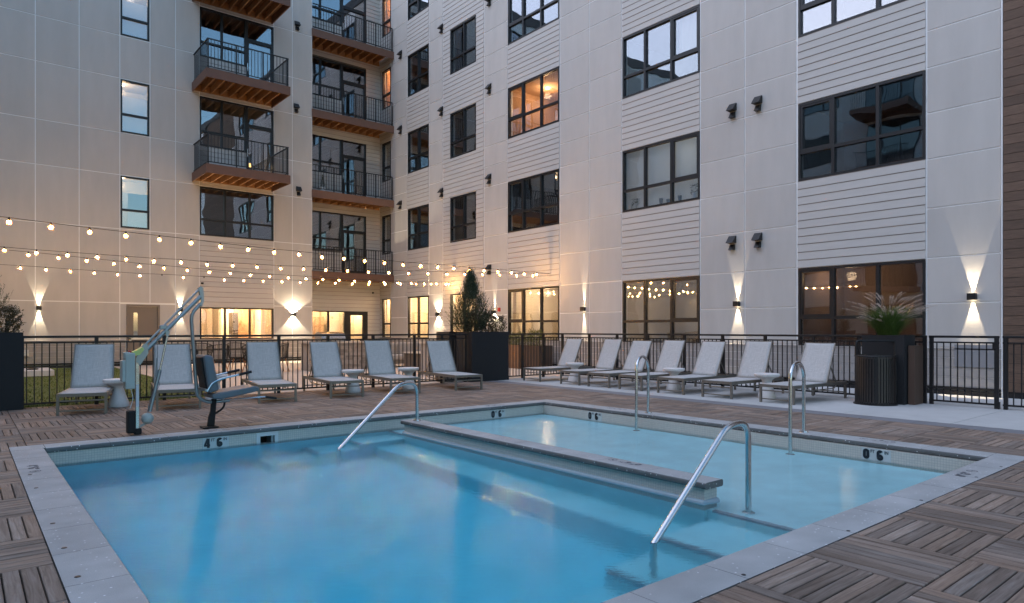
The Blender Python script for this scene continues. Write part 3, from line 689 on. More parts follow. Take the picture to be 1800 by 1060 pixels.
# ------------------------------------------------------------------ building
YL, XR, YR = 27.2, 15.3, 28.5
bld = thing("apartment_building", "large beige-grey panelled apartment block with black windows and balconies round the courtyard", "building", (0, 27.2, 0))
class Plane:
    def __init__(s, kind, c): s.k = kind; s.c = c
    def box(s, mb, u0, u1, o0, o1, z0, z1):
        """o = outward offset towards the court"""
        if s.k == 'Y': mb.box(u0, u1, s.c-o0, s.c-o1, z0, z1)
        else: mb.box(s.c-o0, s.c-o1, u0, u1, z0, z1)
        return mb
    def pt(s, u, o, z): return (u, s.c-o, z) if s.k == 'Y' else (s.c-o, u, z)
PL, PR, PC = Plane('Y', YL), Plane('X', XR), Plane('Y', YR)
def backing(pl, u0, u1, z0, z1, holes, m, name, o=-.008, t=.218):
    us = sorted({u0, u1, *[h[0] for h in holes], *[h[1] for h in holes]}); zs = sorted({z0, z1, *[h[2] for h in holes], *[h[3] for h in holes]})
    mb = MB()
    for a, c in zip(us, us[1:]):
        if c <= u0 or a >= u1: continue
        for p, q in zip(zs, zs[1:]):
            cu, cz = (a+c)/2, (p+q)/2
            if any(h[0] < cu < h[1] and h[2] < cz < h[3] for h in holes): continue
            pl.box(mb, a, c, o-t, o, p, q)
    return mb.build(name, m, bld)
H = {'L': [], 'R': [], 'C': []}
def window(pl, key, u0, u1, z0, z1, vb=(), hb=(), cells=(), room=None, drop=0, curtain=None, lamp=None, thick=(), floor=None, mf=None):
    """vb: fractions for mullions, hb: fraction (from bottom) of transom; thick: indices of heavier mullions"""
    H[key].append((u0, u1, z0, z1))
    w = sub("window", bld); w.location = (0, 0, 0)
    F = MB(); f = .055; d0, d1 = -.10, .012
    pl.box(F, u0, u1, d0, d1, z1-f, z1); pl.box(F, u0, u1, d0, d1, z0, z0+f); pl.box(F, u0, u0+f, d0, d1, z0+f, z1-f); pl.box(F, u1-f, u1, d0, d1, z0+f, z1-f)
    vs = [u0+f]; 
    for i, x in enumerate(vb):
        c = u0 + (u1-u0)*x; hw = .085 if i in thick else .034
        pl.box(F, c-hw, c+hw, d0+.01, d1-.004, z0+f, z1-f); vs += [c-hw, c+hw]
    vs.append(u1-f)
    hs = [z0+f]
    for x in hb:
        c = z0 + (z1-z0)*x; hs += [c-.036, c+.036]
    hs.append(z1-f)
    for k in range(0, len(vs), 2):
        for x in hb:
            c = z0 + (z1-z0)*x; pl.box(F, vs[k], vs[k+1], d0+.02, d1-.007, c-.036, c+.036)
    # heavier sash in opening lights
    for (ci, ri) in cells:
        a, c, p, q = vs[2*ci], vs[2*ci+1], hs[2*ri], hs[2*ri+1]; g = .045
        pl.box(F, a, c, d0+.03, d1-.012, q-g, q); pl.box(F, a, c, d0+.03, d1-.012, p, p+g); pl.box(F, a, a+g, d0+.03, d1-.012, p+g, q-g); pl.box(F, c-g, c, d0+.03, d1-.012, p+g, q-g)
    F.build("frame", M_frame, w)
    for k in range(0, len(vs), 2):
        for j in range(0, len(hs), 2):
            o = pl.box(MB(), vs[k]-.01, vs[k+1]+.01, -.062, -.056, hs[j]-.01, hs[j+1]+.01).build("pane", M_glass, w)
            # each pane sits very slightly out of true, as real glazing does
    if curtain:
        for (a, c, p, q, m_) in curtain:
            cb = MB(); n_ = max(6, int((c-a)*26)); ua, ub = u0+(u1-u0)*a, u0+(u1-u0)*c; za, zb = z0+(z1-z0)*p, z0+(z1-z0)*q
            amp = .02 if m_ is not M_white else 0.0
            P_ = [pl.pt(ua+(ub-ua)*i/n_, -.20-amp*math.sin(i*1.9), 0) for i in range(n_+1)]
            for i in range(n_): cb.quad((*P_[i][:2], za), (*P_[i+1][:2], za), (*P_[i+1][:2], zb), (*P_[i][:2], zb))
            cb.build("curtain", m_, w)
    if room:
        m_, side, dep = room
        fl = floor if floor is not None else z0-.9
        a, c, p, q = u0-side, u1+side, fl+.02, fl+2.95
        if q < z1+.1: q = z1+.15
        R = MB(); t = .04
        pl.box(R, a, c, -dep-t, -dep, p, q); pl.box(R, a, a+t, -dep, -.226, p, q); pl.box(R, c-t, c, -dep, -.226, p, q); pl.box(R, a+t, c-t, -dep, -.226, q-t, q); pl.box(R, a+t, c-t, -dep, -.226, p, p+t)
        R.build("room_interior", m_, w)
        if lamp:
            pw, du, do, col = lamp
            L = bpy.data.lights.new("ceiling_and_fill_light", 'POINT'); L.energy = pw*.5; L.color = col; L.shadow_soft_size = .12
            lo = bpy.data.objects.new("ceiling_and_fill_light", L); COL.objects.link(lo); lo.parent = w
            lo.location = Vector(pl.pt(u0+(u1-u0)*du, -do, q-.35)) - relw(w)
            c_ = pl.pt(u0+(u1-u0)*du, -do, q-.075); MB().lathe([(.07, 0), (.07, .03)], c_[0], c_[1], 16, c_[2]).build("downlight", M_down, w)  # the added curtain lamp gets one of these discs too
    return w
WARM = (1, .62, .32); WARM2 = (1, .50, .22)
# --- left facade
for i, (z0, z1) in enumerate(((4.92, 6.76), (8.31, 10.19), (11.76, 13.62))):
    cu = [[(.0, 1, .66, .8, M_white), (0.0, 1., .34, .66, M_white), (.0, 1, .02, .30, M_white)], [(0, 1, .36, .68, M_white), (0, 1, .0, .3, M_white)], [(0, 1, .0, .42, M_white)]][i]
    window(PL, 'L', 4.35, 5.27, z0, z1, (), (.35,), room=(M_roompale, .2, 1.6), curtain=[(0, 1, .0, .72, M_white)] if i != 0 else [(0.28, 1, 0, .7, M_white), (0, 1, .36, .7, M_white)], lamp=(5, .2, .8, WARM) if i < 2 else (4, .5, .8, (1, .75, .6)), floor=z0-.95)
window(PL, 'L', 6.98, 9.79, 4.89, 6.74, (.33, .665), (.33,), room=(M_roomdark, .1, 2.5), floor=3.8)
window(PL, 'L', 6.98, 9.79, .91, 2.15, (.33, .665), (), room=(M_roomwarm, .15, 2.6), lamp=(230, .5, 1.3, WARM), curtain=[(0, .18, 0, 1, M_curt), (.84, 1, 0, 1, M_curt)], floor=0)
def balcony_unit(pl, key, u0, u1, zf, ztop, room, lamp=None, cut=0.):
    # window part over a siding apron, door to its right
    um = u0 + (u1-u0)*.615
    window(pl, key, u0, um, zf+1.10, ztop, (.47,), (.30,), room=None)
    # door with transom light
    window(pl, key, um, u1, ztop-.78, ztop, (), (), room=None)
    H[key].append((um, u1, zf, ztop-.78))
    d = sub("balcony_door", bld); F = MB(); z1 = ztop-.78; f = .10
    pl.box(F, um, um+f, -.10, .012, zf+.02, z1); pl.box(F, u1-f, u1, -.10, .012, zf+.02, z1); pl.box(F, um+f, u1-f, -.1, .012, z1-.08, z1); pl.box(F, um+f, u1-f, -.1, .012, zf+.02, zf+.2)
    F.build("frame", M_frame, d)
    pl.box(MB(), um+f-.01, u1-f+.01, -.062, -.056, zf+.19, z1-.07).build("pane", M_glass, d)
    hb = MB(); pl.box(hb, um+.03, um+.055, .012, .04, zf+.95, zf+1.25); pl.box(hb, um+.03, um+.13, .04, .055, zf+1.05, zf+1.075); hb.build("handle", M_steel, d)
    # room behind the whole unit
    m_, dep = room; R = MB(); t = .04; a, c, p, q = u0-.2, u1+.05, zf+.02, zf+3.05
    pl.box(R, a, c, -dep-t, -dep, p, q); pl.box(R, a, a+t, -dep, -.226, p, q); pl.box(R, c-t, c, -dep, -.226, p, q); pl.box(R, a+t, c-t, -dep, -.226, q-t, q); pl.box(R, a+t, c-t, -dep, -.226, p, p+t)
    R.build("room_interior", m_, bld)
    if lamp:
        pw, du, do, hz, col = lamp
        L = bpy.data.lights.new("room_light", 'POINT'); L.energy = pw*.5; L.color = col; L.shadow_soft_size = .1
        lo = bpy.data.objects.new("room_light", L); COL.objects.link(lo); lo.parent = bld; lo.location = Vector(pl.pt(u0+(u1-u0)*du, -do, zf+hz)) - relw(bld)
        c_ = pl.pt(u0+(u1-u0)*du, -do, zf+hz); MB().lathe([(.04, -.09), (.06, -.08), (.045, .08), (.03, .09)], c_[0], c_[1], 14, c_[2]).build("lamp_shade", M_shade, bld)
FL = (3.77, 7.20, 10.60, 14.00)
for zf in FL[1:]:
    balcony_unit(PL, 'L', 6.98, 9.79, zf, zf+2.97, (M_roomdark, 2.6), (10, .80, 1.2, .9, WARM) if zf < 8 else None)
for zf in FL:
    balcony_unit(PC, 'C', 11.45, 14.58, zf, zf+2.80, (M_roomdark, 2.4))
# ground floor of the recess: two wide panes and a glazed door
window(PC, 'C', 11.43, 13.56, .32, 2.14, (.61,), (), room=(M_roomwarm, .0, 2.6), lamp=(210, .45, 1.2, WARM), floor=0)
H['C'].append((13.56, 14.66, 0, 2.14)); d = sub("terrace_door", bld); F = MB()
PC.box(F, 13.56, 13.80, -.1, .014, .02, 2.14); PC.box(F, 14.42, 14.66, -.1, .014, .02, 2.14); PC.box(F, 13.8, 14.42, -.1, .014, 1.95, 2.14); PC.box(F, 13.8, 14.42, -.1, .014, .02, .3); F.build("frame", M_frame, d)
PC.box(MB(), 13.79, 14.43, -.062, -.056, .29, 1.96).build("pane", M_glass, d)
R = MB(); PC.box(R, 13.6, 14.7, -1.6, -1.56, .02, 2.6); PC.box(R, 14.66, 14.7, -1.56, -.226, .02, 2.6); R.build("room_interior", M_roomwarm, bld)
L = bpy.data.lights.new("room_light", 'POINT'); L.energy = 22; L.color = WARM; L.shadow_soft_size = .1
lo = bpy.data.objects.new("room_light", L); COL.objects.link(lo); lo.parent = bld; lo.location = Vector((14.1, YR+.9, 2.2)) - relw(bld)
# --- right facade windows
def rroom(kind): return kind
TOPS = (2.74, 6.62, 10.02, 13.42, 16.82); BOTS = (.90, 4.80, 8.20, 11.60, 15.0); FLR = (0, 3.8, 7.2, 10.6, 14.0)
for f in range(5):
    zb, zt = BOTS[f], TOPS[f]
    # narrow window in the recess return
    lit = {0: (M_roomwarm, 45, WARM), 3: (M_roomrust, 20, WARM2), 4: (M_roomrust, 14, WARM2)}.get(f)
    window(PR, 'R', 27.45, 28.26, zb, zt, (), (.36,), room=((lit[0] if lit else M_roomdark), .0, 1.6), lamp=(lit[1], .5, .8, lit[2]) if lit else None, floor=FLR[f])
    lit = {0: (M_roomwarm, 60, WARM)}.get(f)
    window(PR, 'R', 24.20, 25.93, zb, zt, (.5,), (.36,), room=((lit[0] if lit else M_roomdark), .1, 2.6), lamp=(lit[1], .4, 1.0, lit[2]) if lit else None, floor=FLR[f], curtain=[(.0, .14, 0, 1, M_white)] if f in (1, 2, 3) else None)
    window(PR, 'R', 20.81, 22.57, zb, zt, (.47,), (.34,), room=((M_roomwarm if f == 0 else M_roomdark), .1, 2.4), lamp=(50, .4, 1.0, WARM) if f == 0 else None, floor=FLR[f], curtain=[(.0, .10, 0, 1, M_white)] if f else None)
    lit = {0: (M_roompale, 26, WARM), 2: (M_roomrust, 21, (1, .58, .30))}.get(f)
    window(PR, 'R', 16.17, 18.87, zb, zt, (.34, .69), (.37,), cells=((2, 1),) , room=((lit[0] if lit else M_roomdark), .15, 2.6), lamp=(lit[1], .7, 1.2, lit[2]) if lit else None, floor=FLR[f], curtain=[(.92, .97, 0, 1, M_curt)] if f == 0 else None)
    lit = {0: (M_roompale, 11, WARM), 1: (M_roompale, 5, (1, .92, .8))}.get(f)  # second-row lamp is added only to brighten the white curtain
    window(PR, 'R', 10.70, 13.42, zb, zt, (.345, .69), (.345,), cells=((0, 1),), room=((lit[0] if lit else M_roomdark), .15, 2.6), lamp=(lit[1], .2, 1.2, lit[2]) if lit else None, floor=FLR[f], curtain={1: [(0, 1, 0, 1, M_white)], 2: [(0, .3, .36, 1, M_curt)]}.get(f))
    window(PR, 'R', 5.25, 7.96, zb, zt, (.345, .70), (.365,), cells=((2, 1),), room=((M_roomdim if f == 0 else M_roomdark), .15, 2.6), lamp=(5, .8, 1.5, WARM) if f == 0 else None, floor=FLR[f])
# plants and small pots on the sill of the curtained window
for n_, (u, h_, kind) in enumerate(((13.05, .28, 'plant'), (12.1, .18, 'pot'), (11.85, .12, 'pot'), (11.45, .16, 'pot'), (10.98, .34, 'plant'), (13.25, .2, 'vase'))):
    x = XR + .14; z = 4.86
    lab = {0: "bushy plant in a pale pot, far left on the window sill", 1: "tall dark pot left of centre on the window sill", 2: "lowest dark pot on the window sill", 3: "dark pot next to the right plant on the window sill", 4: "large-leaved green plant on the right of the window sill", 5: "small white vase on the left of the window sill"}[n_]
    t = thing("potted_plant" if kind == 'plant' else kind, lab, {'plant': "plant", 'pot': "pot", 'vase': "vase"}[kind], (x, u, z))
    MB().lathe([(.04, 0), (.06, h_*.5 if kind == 'plant' else h_), (.055, h_*.5 if kind == 'plant' else h_)], x, u, 12, z).build("pot_body", M_black if kind == 'pot' else M_white, t)
    if kind == 'plant':
        q = MB(); r0 = random.Random(n_)
        for k in range(46):
            c = Vector((x + r0.uniform(-.03, .06), u + r0.uniform(-.12, .12), z + h_*.45 + r0.uniform(0, h_*.8))); a = Vector((r0.uniform(-.5, .5), r0.uniform(-1, 1), r0.uniform(-.3, 1))).normalized()*.045; bb = a.orthogonal().normalized()*.022
            q.quad(c-a, c-bb, c+a, c+bb)
        q.build("foliage", M_leafmix, t)
def inside(n, m, *a): return MB().box(*a).build(n, m, bld)
inside("inner_wall", M_roompale, 8.0, 8.1, YL+1.2, YL+2.55, .05, 2.9); inside("inner_door", M_roomrust, 9.0, 9.75, YL+2.45, YL+2.55, .05, 2.2)
inside("sideboard", M_teak, 7.1, 7.7, YL+1.9, YL+2.4, .05, 1.3); inside("tall_shelf", M_wicker, 8.75, 8.95, YL+1.8, YL+2.4, .05, 2.0)
inside("counter_back", M_roomrust, 12.75, 13.3, YR+1.8, YR+2.4, .05, 1.9); inside("inner_wall", M_roompale, 12.3, 12.4, YR+1.0, YR+2.5, .05, 2.9)
for (y_, x_, h_) in ((24.6, XR+1.2, 1.35), (25.2, XR+1.6, 1.5), (25.5, XR+1.0, 1.2), (21.3, XR+1.2, 1.3), (22.0, XR+1.5, 1.5)):   # gym machines
    q = MB(); q.box(x_-.05, x_+.05, y_-.05, y_+.05, .05, h_); q.box(x_-.3, x_+.3, y_-.18, y_+.18, .3, .42); q.box(x_-.06, x_+.06, y_-.28, y_+.28, h_-.08, h_); q.build("gym_machine", M_black, bld)
inside("partition", M_roompale, XR+1.6, XR+1.7, 16.3, 17.6, .05, 2.6); inside("partition", M_roompale, XR+1.4, XR+1.5, 10.9, 12.2, .05, 2.2); inside("sofa_back", M_cushion, XR+.6, XR+1.0, 11.4, 13.1, .05, 1.0)
# left facade service door
H['L'].append((4.53, 5.61, 0, 2.20)); d = sub("service_door", bld); F = MB()
PL.box(F, 4.53, 4.60, -.1, .03, .02, 2.20); PL.box(F, 5.54, 5.61, -.1, .03, .02, 2.2); PL.box(F, 4.6, 5.54, -.1, .03, 2.12, 2.2); F.build("frame", M_doorp, d)
F = MB(); PL.box(F, 4.605, 4.76, -.06, -.02, .03, 2.115); PL.box(F, 4.9, 5.535, -.06, -.02, .03, 2.115); PL.box(F, 4.76, 4.9, -.06, -.02, 1.9, 2.115); PL.box(F, 4.76, 4.9, -.06, -.02, .03, .95); F.build("door_leaf", M_doorp, d)
PL.box(MB(), 4.755, 4.905, -.045, -.04, .94, 1.91).build("pane", M_glass, d)
F = MB(); PL.box(F, 4.62, 5.35, .02, .06, .93, 1.0); PL.box(F, 4.62, 4.68, -.02, .06, .88, 1.05); F.build("push_bar", mat("satin_steel", (.6, .58, .55), .35, metal=.6), d)
R = MB(); PL.box(R, 4.6, 5.5, -.8, -.76, .03, 2.3); R.build("room_interior", M_roomwarm, bld)
L = bpy.data.lights.new("room_light", 'POINT'); L.energy = 1.; L.color = WARM; lo = bpy.data.objects.new("room_light", L); COL.objects.link(lo); lo.parent = bld; lo.location = Vector((5.0, YL+.5, 1.9)) - relw(bld)

ZT = 17.6
backing(PL, -11, 11.42, 0, ZT, H['L'], M_trim, "wall_backing")
backing(PC, 11.2, 15.3, 0, ZT, H['C'], M_backing, "wall_backing")
backing(PR, -22, 28.7, 0, ZT, H['R'], M_trim, "wall_backing")
b = MB(); PL.box(b, 11.40, 11.42, -1.3, -.02, 0, ZT); b.build("corner_return", M_siding, bld)
# panels
def panels(pl, key, us, zs, skip=()):
    g = .015
    for a, c in zip(us, us[1:]):
        for p, q in zip(zs, zs[1:]):
            if any(s[0] <= (a+c)/2 <= s[1] and s[2] <= (p+q)/2 <= s[3] for s in skip): continue
            hs = [h for h in H[key] if h[0] < c-.02 and h[1] > a+.02 and h[2] < q-.02 and h[3] > p+.02]
            rects = [(a+g, c-g, p+g, q-g)]
            for h in hs:
                new = []
                for (x0, x1, y0, y1) in rects:
                    if h[0] >= x1 or h[1] <= x0 or h[2] >= y1 or h[3] <= y0: new.append((x0, x1, y0, y1)); continue
                    if y0 < h[2]: new.append((x0, x1, y0, h[2]-.005))
                    if y1 > h[3]: new.append((x0, x1, h[3]+.005, y1))
                    m0, m1 = max(y0, h[2]-.005), min(y1, h[3]+.005)
                    if x0 < h[0]-.01: new.append((x0, h[0]-.005, m0, m1))
                    if x1 > h[1]+.01: new.append((h[1]+.005, x1, m0, m1))
                rects = new
            for (x0, x1, y0, y1) in rects:
                if x1-x0 < .03 or y1-y0 < .03: continue
                pl.box(MB(), x0, x1, -.007, .004, y0, y1).build("wall_panel", M_panel, bld)
zL = [.93, 2.25, 4.87, 6.79, 8.29, 10.22, 11.73, 13.64, 15.2, 17.4]
panels(PL, 'L', [-1.81, -.58, .65, 1.88, 3.11, 4.33, 5.29, 6.14, 6.97], zL)
panels(PL, 'L', [9.80, 10.57, 11.415], zL)
panels(PL, 'L', [6.97, 9.80], [4.87, 4.88]); panels(PL, 'L', [6.97, 9.80], [6.76, 7.19, 10.19, 10.59, 13.6, 13.99, 17.0])
zR = [.93, 1.83, 2.76, 3.77, 4.78, 5.72, 6.65, 7.41, 8.17, 9.10, 10.04, 10.81, 11.59, 12.50, 13.44, 14.21, 15.0, 15.9, 16.8, 17.5]
for us in ([26.0, 27.42], [23.12, 24.17], [18.90, 20.30], [13.45, 14.79, 16.14], [8.0, 9.36, 10.68], [3.95, 5.23]): panels(PR, 'R', us, zR)
# siding boards
def siding(pl, key, u0, u1, z0, z1, pitch, bulk_=None, top=ZT, mname="siding_board", m=None):
    m = m or M_siding; gp = MB()
    n = max(1, round((z1-z0)/pitch)); h = (z1-z0)/n
    for i in range(n):
        a, c = z0+i*h, z0+(i+1)*h
        seg = [(u0, u1)]
        for hh in H[key]:
            if hh[2] < (a+c)/2 < hh[3]:
                new = []
                for s0, s1 in seg:
                    if hh[0] >= s1 or hh[1] <= s0: new.append((s0, s1)); continue
                    if hh[0]-s0 > .05: new.append((s0, hh[0]-.003))
                    if s1-hh[1] > .05: new.append((hh[1]+.003, s1))
                seg = new
        for s0, s1 in seg:
            mb = bulk_ or MB(); k = len(mb.v)
            # lap profile: bottom edge proud, top edge tucked in
            pr = [(-.006, a+.0), (.018, a+.004), (.006, c+.003), (-.006, c+.003)]
            A = [pl.pt(s0+.002, o, z) for o, z in pr]; B = [pl.pt(s1-.002, o, z) for o, z in pr]
            mb.v += A + B; mb.f += [(k, k+1, k+2, k+3), (k+7, k+6, k+5, k+4), (k, k+4, k+5, k+1), (k+1, k+5, k+6, k+2), (k+2, k+6, k+7, k+3), (k+3, k+7, k+4, k)]
            if bulk_ is None: mb.build(mname, m, bld)
            pl.box(gp, s0+.002, s1-.002, .0062, .0105, c-.010, c+.0005)  # dark strip put in for the shade line below the next board
    if gp.v: gp.build("siding_lap_shade", M_lapshade, bld, kind='stuff')
zsid = [(2.75, 4.795), (6.63, 8.195), (10.03, 11.595), (13.43, 14.99)]
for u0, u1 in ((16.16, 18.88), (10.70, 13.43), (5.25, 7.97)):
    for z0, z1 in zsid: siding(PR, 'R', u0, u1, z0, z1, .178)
bk = MB()
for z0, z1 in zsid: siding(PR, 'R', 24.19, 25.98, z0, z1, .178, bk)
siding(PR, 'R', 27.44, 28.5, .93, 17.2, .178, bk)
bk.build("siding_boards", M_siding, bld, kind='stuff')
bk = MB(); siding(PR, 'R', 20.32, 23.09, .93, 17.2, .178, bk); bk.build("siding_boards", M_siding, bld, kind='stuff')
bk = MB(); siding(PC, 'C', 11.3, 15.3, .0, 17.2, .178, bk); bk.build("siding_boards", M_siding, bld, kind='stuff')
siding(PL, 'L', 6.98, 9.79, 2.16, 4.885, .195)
# siding aprons under the balcony windows, left bay
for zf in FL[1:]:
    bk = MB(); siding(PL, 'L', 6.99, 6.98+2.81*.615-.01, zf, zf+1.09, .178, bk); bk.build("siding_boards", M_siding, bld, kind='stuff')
# brown cladding at the far right
for i in range(96):
    a = .12 + i*.18
    if a > 17.4: break
    mb = MB(); PR.box(mb, -4.0, 3.92, -.004, .024, a, a+.172)
    o = mb.build("cladding_board", M_brownsid, bld)
b = MB(); PR.box(b, -4, 3.93, -.007, -.002, 0, 17.5); b.build("cladding_backing", M_black, bld)
b = MB(); PR.box(b, 3.925, 3.945, -.007, .03, 0, 17.5); b.build("corner_trim", M_trim, bld)
# base courses, skirting
def base(pl, u0, u1, joints, doors=()):
    zs = [.16, .35, .54, .73, .90]
    for a, c in zip(joints, joints[1:]):
        for p, q in zip(zs, zs[1:]):
            if any(d0 < (a+c)/2 < d1 for d0, d1 in doors): continue
            pl.box(MB(), a+.004, c-.004, -.006, .03, p+.003, q-.003).build("base_block", M_base, bld)
    for a, c in zip(joints, joints[1:]):
        if any(d0 < (a+c)/2 < d1 for d0, d1 in doors): continue
        pl.box(MB(), a, c, -.006, .045, .90, .925).build("base_cap", M_base, bld)
    for z0, z1, oo in ((0, .085, .05), (.105, .155, .06)): pl.box(MB(), u0, u1, -.006, oo, z0, z1).build("skirting", M_black, bld)
base(PL, -3, 11.4, [-3.0, -1.8, -.6, .65, 1.88, 3.11, 4.51, 5.63, 6.97, 8.4, 9.8, 11.41], doors=((4.5, 5.64),))
base(PR, 3.95, 28.4, [3.95, 5.23, 6.6, 7.98, 9.36, 10.69, 12.05, 13.45, 14.79, 16.15, 17.5, 18.89, 20.31, 21.7, 23.1, 24.18, 26.0, 27.43, 28.45])
b = MB(); PR.box(b, 4.03, 4.72, .03, .045, .56, 1.0); b.build("access_panel", mat("grey_access_panel", (.22, .225, .24), .6), bld)
b = MB(); PR.box(b, 9.22, 9.34, .03, .09, .36, .56); b.build("outlet_cover", M_galv, bld)
# vent hoods (a large hood over a small one)
def vent(pl, u, z):
    t = sub("exhaust_vent", bld)
    for name, w, h, dz, dep in (("hood", .20, .19, .0, .19), ("hood", .13, .15, -.20, .13)):
        pr = [(.0, z+dz+h/2), (.035, z+dz+h/2), (dep, z+dz-h/2), (0, z+dz-h/2)]
        mb = MB(); A = [pl.pt(u-w/2, o, q) for o, q in pr]; B = [pl.pt(u+w/2, o, q) for o, q in pr]; mb.v = A + B
        mb.f = [(0, 1, 2, 3), (7, 6, 5, 4), (0, 4, 5, 1), (1, 5, 6, 2), (2, 6, 7, 3), (3, 7, 4, 0)]; mb.build(name, M_black, t)
    mb = MB(); pl.box(mb, u-.13, u+.13, -.001, .006, z-.30, z+.13); 
for u, z in ((9.69, 6.99), (8.98, 6.99), (9.70, 3.60), (8.98, 3.60), (23.19, 13.78), (19.95, 10.40), (26.52, 13.76), (26.52, 10.38), (23.19, 10.38), (19.95, 13.7), (19.95, 7.02), (23.17, 7.02), (26.54, 7.0), (19.95, 3.63), (9.69, 10.4), (8.98, 10.4)): vent(PR, u, z)
for u, z in ((10.76, 14.0), (10.72, 10.57), (10.82, 7.14)): vent(PL, u, z)
# roofs, hidden bulk
b = MB(); b.box(-11, 11.4, YL+.3, 40, 17.2, 17.6); b.box(XR+.3, 30, -22, 40, 17.2, 17.6); b.build("roof", M_black, bld)
b = MB(); b.box(-11, 11.4, YL-.05, YL+.3, 17.5, 18.0); b.box(XR-.05, XR+.3, -22, YR, 17.5, 18.0); b.build("parapet", mat("dark_parapet", (.05, .05, .055), .6), bld)

# ------------------------------------------------------------------ balconies
def balcony(u0, u1, y0, y1, zf, left_side, right_side, post_us, name="balcony", jdir=.33, soffit=True):
    """deck top at zf, fascia front at y0 (court side), wall at y1"""
    t = sub("balcony", bld)
    def B(n, m, *a, **k): return MB().box(*a).build(n, m, t, **k)
    B("fascia", M_fascia, u0, u1, y0, y0+.04, zf-.32, zf)
    if left_side: B("fascia", M_fascia, u0, u0+.04, y0+.041, y1-.005, zf-.32, zf)
    if right_side: B("fascia", M_fascia, u1-.04, u1, y0+.041, y1-.005, zf-.32, zf)
    n = int((u1-u0)/jdir)
    for i in range(1, n): B("joist", M_joist, u0+(u1-u0)*i/n-.02, u0+(u1-u0)*i/n+.02, y0+.042, y1-.002, zf-.27, zf-.032)
    nb_ = int((y1-y0)/.14); dk = MB()
    for i in range(nb_): dk.box(u0+.042, u1-.042, y0+.043+(y1-y0-.05)*i/nb_, y0+.043+(y1-y0-.05)*(i+1)/nb_-.008, zf-.03, zf-.004)
    dk.build("deck_boards", M_deckunder, t)
    B("rim", M_joist, u0+.041, u1-.041, y1-.05, y1-.006, zf-.27, zf-.034)
    zt = zf+1.09; yy = y0+.07
    rail = MB(); rail.box(u0+.05, u1-.05, yy-.02, yy+.02, zt-.035, zt); rail.box(u0+.05, u1-.05, yy-.012, yy+.012, zf+.07, zf+.10)
    for s_, x in ((left_side, u0+.07), (right_side, u1-.07)):
        if s_: rail.box(x-.02, x+.02, yy+.02, y1, zt-.035, zt); rail.box(x-.012, x+.012, yy+.012, y1, zf+.07, zf+.10)
    rail.build("rail", M_black, t)
    for x in post_us: post("rail_post", M_black, t, x, yy, zf, zt-.035, .04, .04)
    x = u0+.18
    while x < u1-.08:
        if min(abs(x-p) for p in post_us) > .05: post("baluster", M_black, t, x, yy, zf+.10, zt-.035, .018, .018)
        x += .118
    for s_, xx in ((left_side, u0+.07), (right_side, u1-.07)):
        if s_:
            y = yy+.12
            while y < y1-.04: post("baluster", M_black, t, xx, y, zf+.10, zt-.035, .018, .018); y += .118
    return t
for zf in FL[1:]: balcony(6.70, 9.74, 25.25, YL, zf, True, True, [6.78, 7.76, 8.72, 9.66])
for zf in FL: balcony(11.40, 15.40 if False else 15.29, 27.14, YR, zf, False, False, [12.4, 13.4, 14.4, 15.22])
# items on the recess balconies
t = thing("potted_plant", "small conifer in a pot on the recessed balcony two floors up", "plant", (12.1, 27.7, 7.2))
MB().lathe([(.12, 0), (.15, .25)], 12.1, 27.7, 12, 7.2).build("pot_body", M_table, t)
q = MB(); r0 = random.Random(5)
for k in range(160):
    h = r0.random(); a = r0.random()*6.28; r = .16*(1-h)*r0.random()**.5; c = Vector((12.1+r*math.cos(a), 27.7+r*math.sin(a), 7.45+h*.55)); v = Vector((math.cos(a)*.5, math.sin(a)*.5, 1)).normalized()*.05; s_ = v.orthogonal().normalized()*.012
    q.quad(c-v, c-s_, c+v, c+s_)
q.build("foliage", M_leafdark, t)

# ------------------------------------------------------------------ left wing across the court (seen in the window glass)
wing = thing("apartment_wing", "opposite grey apartment wing, seen mirrored in the window glass", "building", (-11, 5, 0))
b = MB(); b.box(-20, -11, -12, 27.2, 0, 17.8); b.build("wall", mat("grey_render_wall", (.40, .38, .37), .85), wing)
b = MB(); b.box(-20.2, -10.9, -12.2, 27.2, 17.8, 18.3); b.build("parapet", MATS["dark_parapet"], wing)
for f, z in enumerate((.9, 4.8, 8.2, 11.6, 14.95)):
    for k in range(7):
        y = -8 + k*4.55; bal = k in (2, 5) and f > 0; z0 = z - 1.0 if bal else z
        F = MB(); F.box(-11.03, -10.96, y, y+2.7, z0, z+1.84); w = F.build("window_frame", M_frame, wing)
        for (p, q_) in ((.06, .86), (.92, 1.78), (1.86, 2.64)): MB().box(-10.96, -10.95, y+p, y+q_, z0+.06, z+1.78).build("pane", mat("dark_reflective_pane", (.02, .025, .03), .05, spec=1.), w)
        for j in range(8):
            if f < 4: MB().box(-11.0, -10.985, y-.3, y+3.0, z+1.95+j*.19, z+2.12+j*.19).build("siding_board", M_siding, wing)
        if bal:
            zz = z-1.03; t = sub("balcony", wing); MB().box(-10.94, -9.3, y-.2, y+2.95, zz-.32, zz).build("fascia", M_fascia, t)
            r = MB(); r.box(-9.38, -9.34, y-.2, y+2.95, zz+1.05, zz+1.09); r.build("rail", M_black, t)
            r = MB()
            for k2 in range(26): r.box(-9.37, -9.352, y-.15+k2*.12, y-.132+k2*.12, zz, zz+1.05)
            r.build("balusters", M_black, t, kind='stuff')
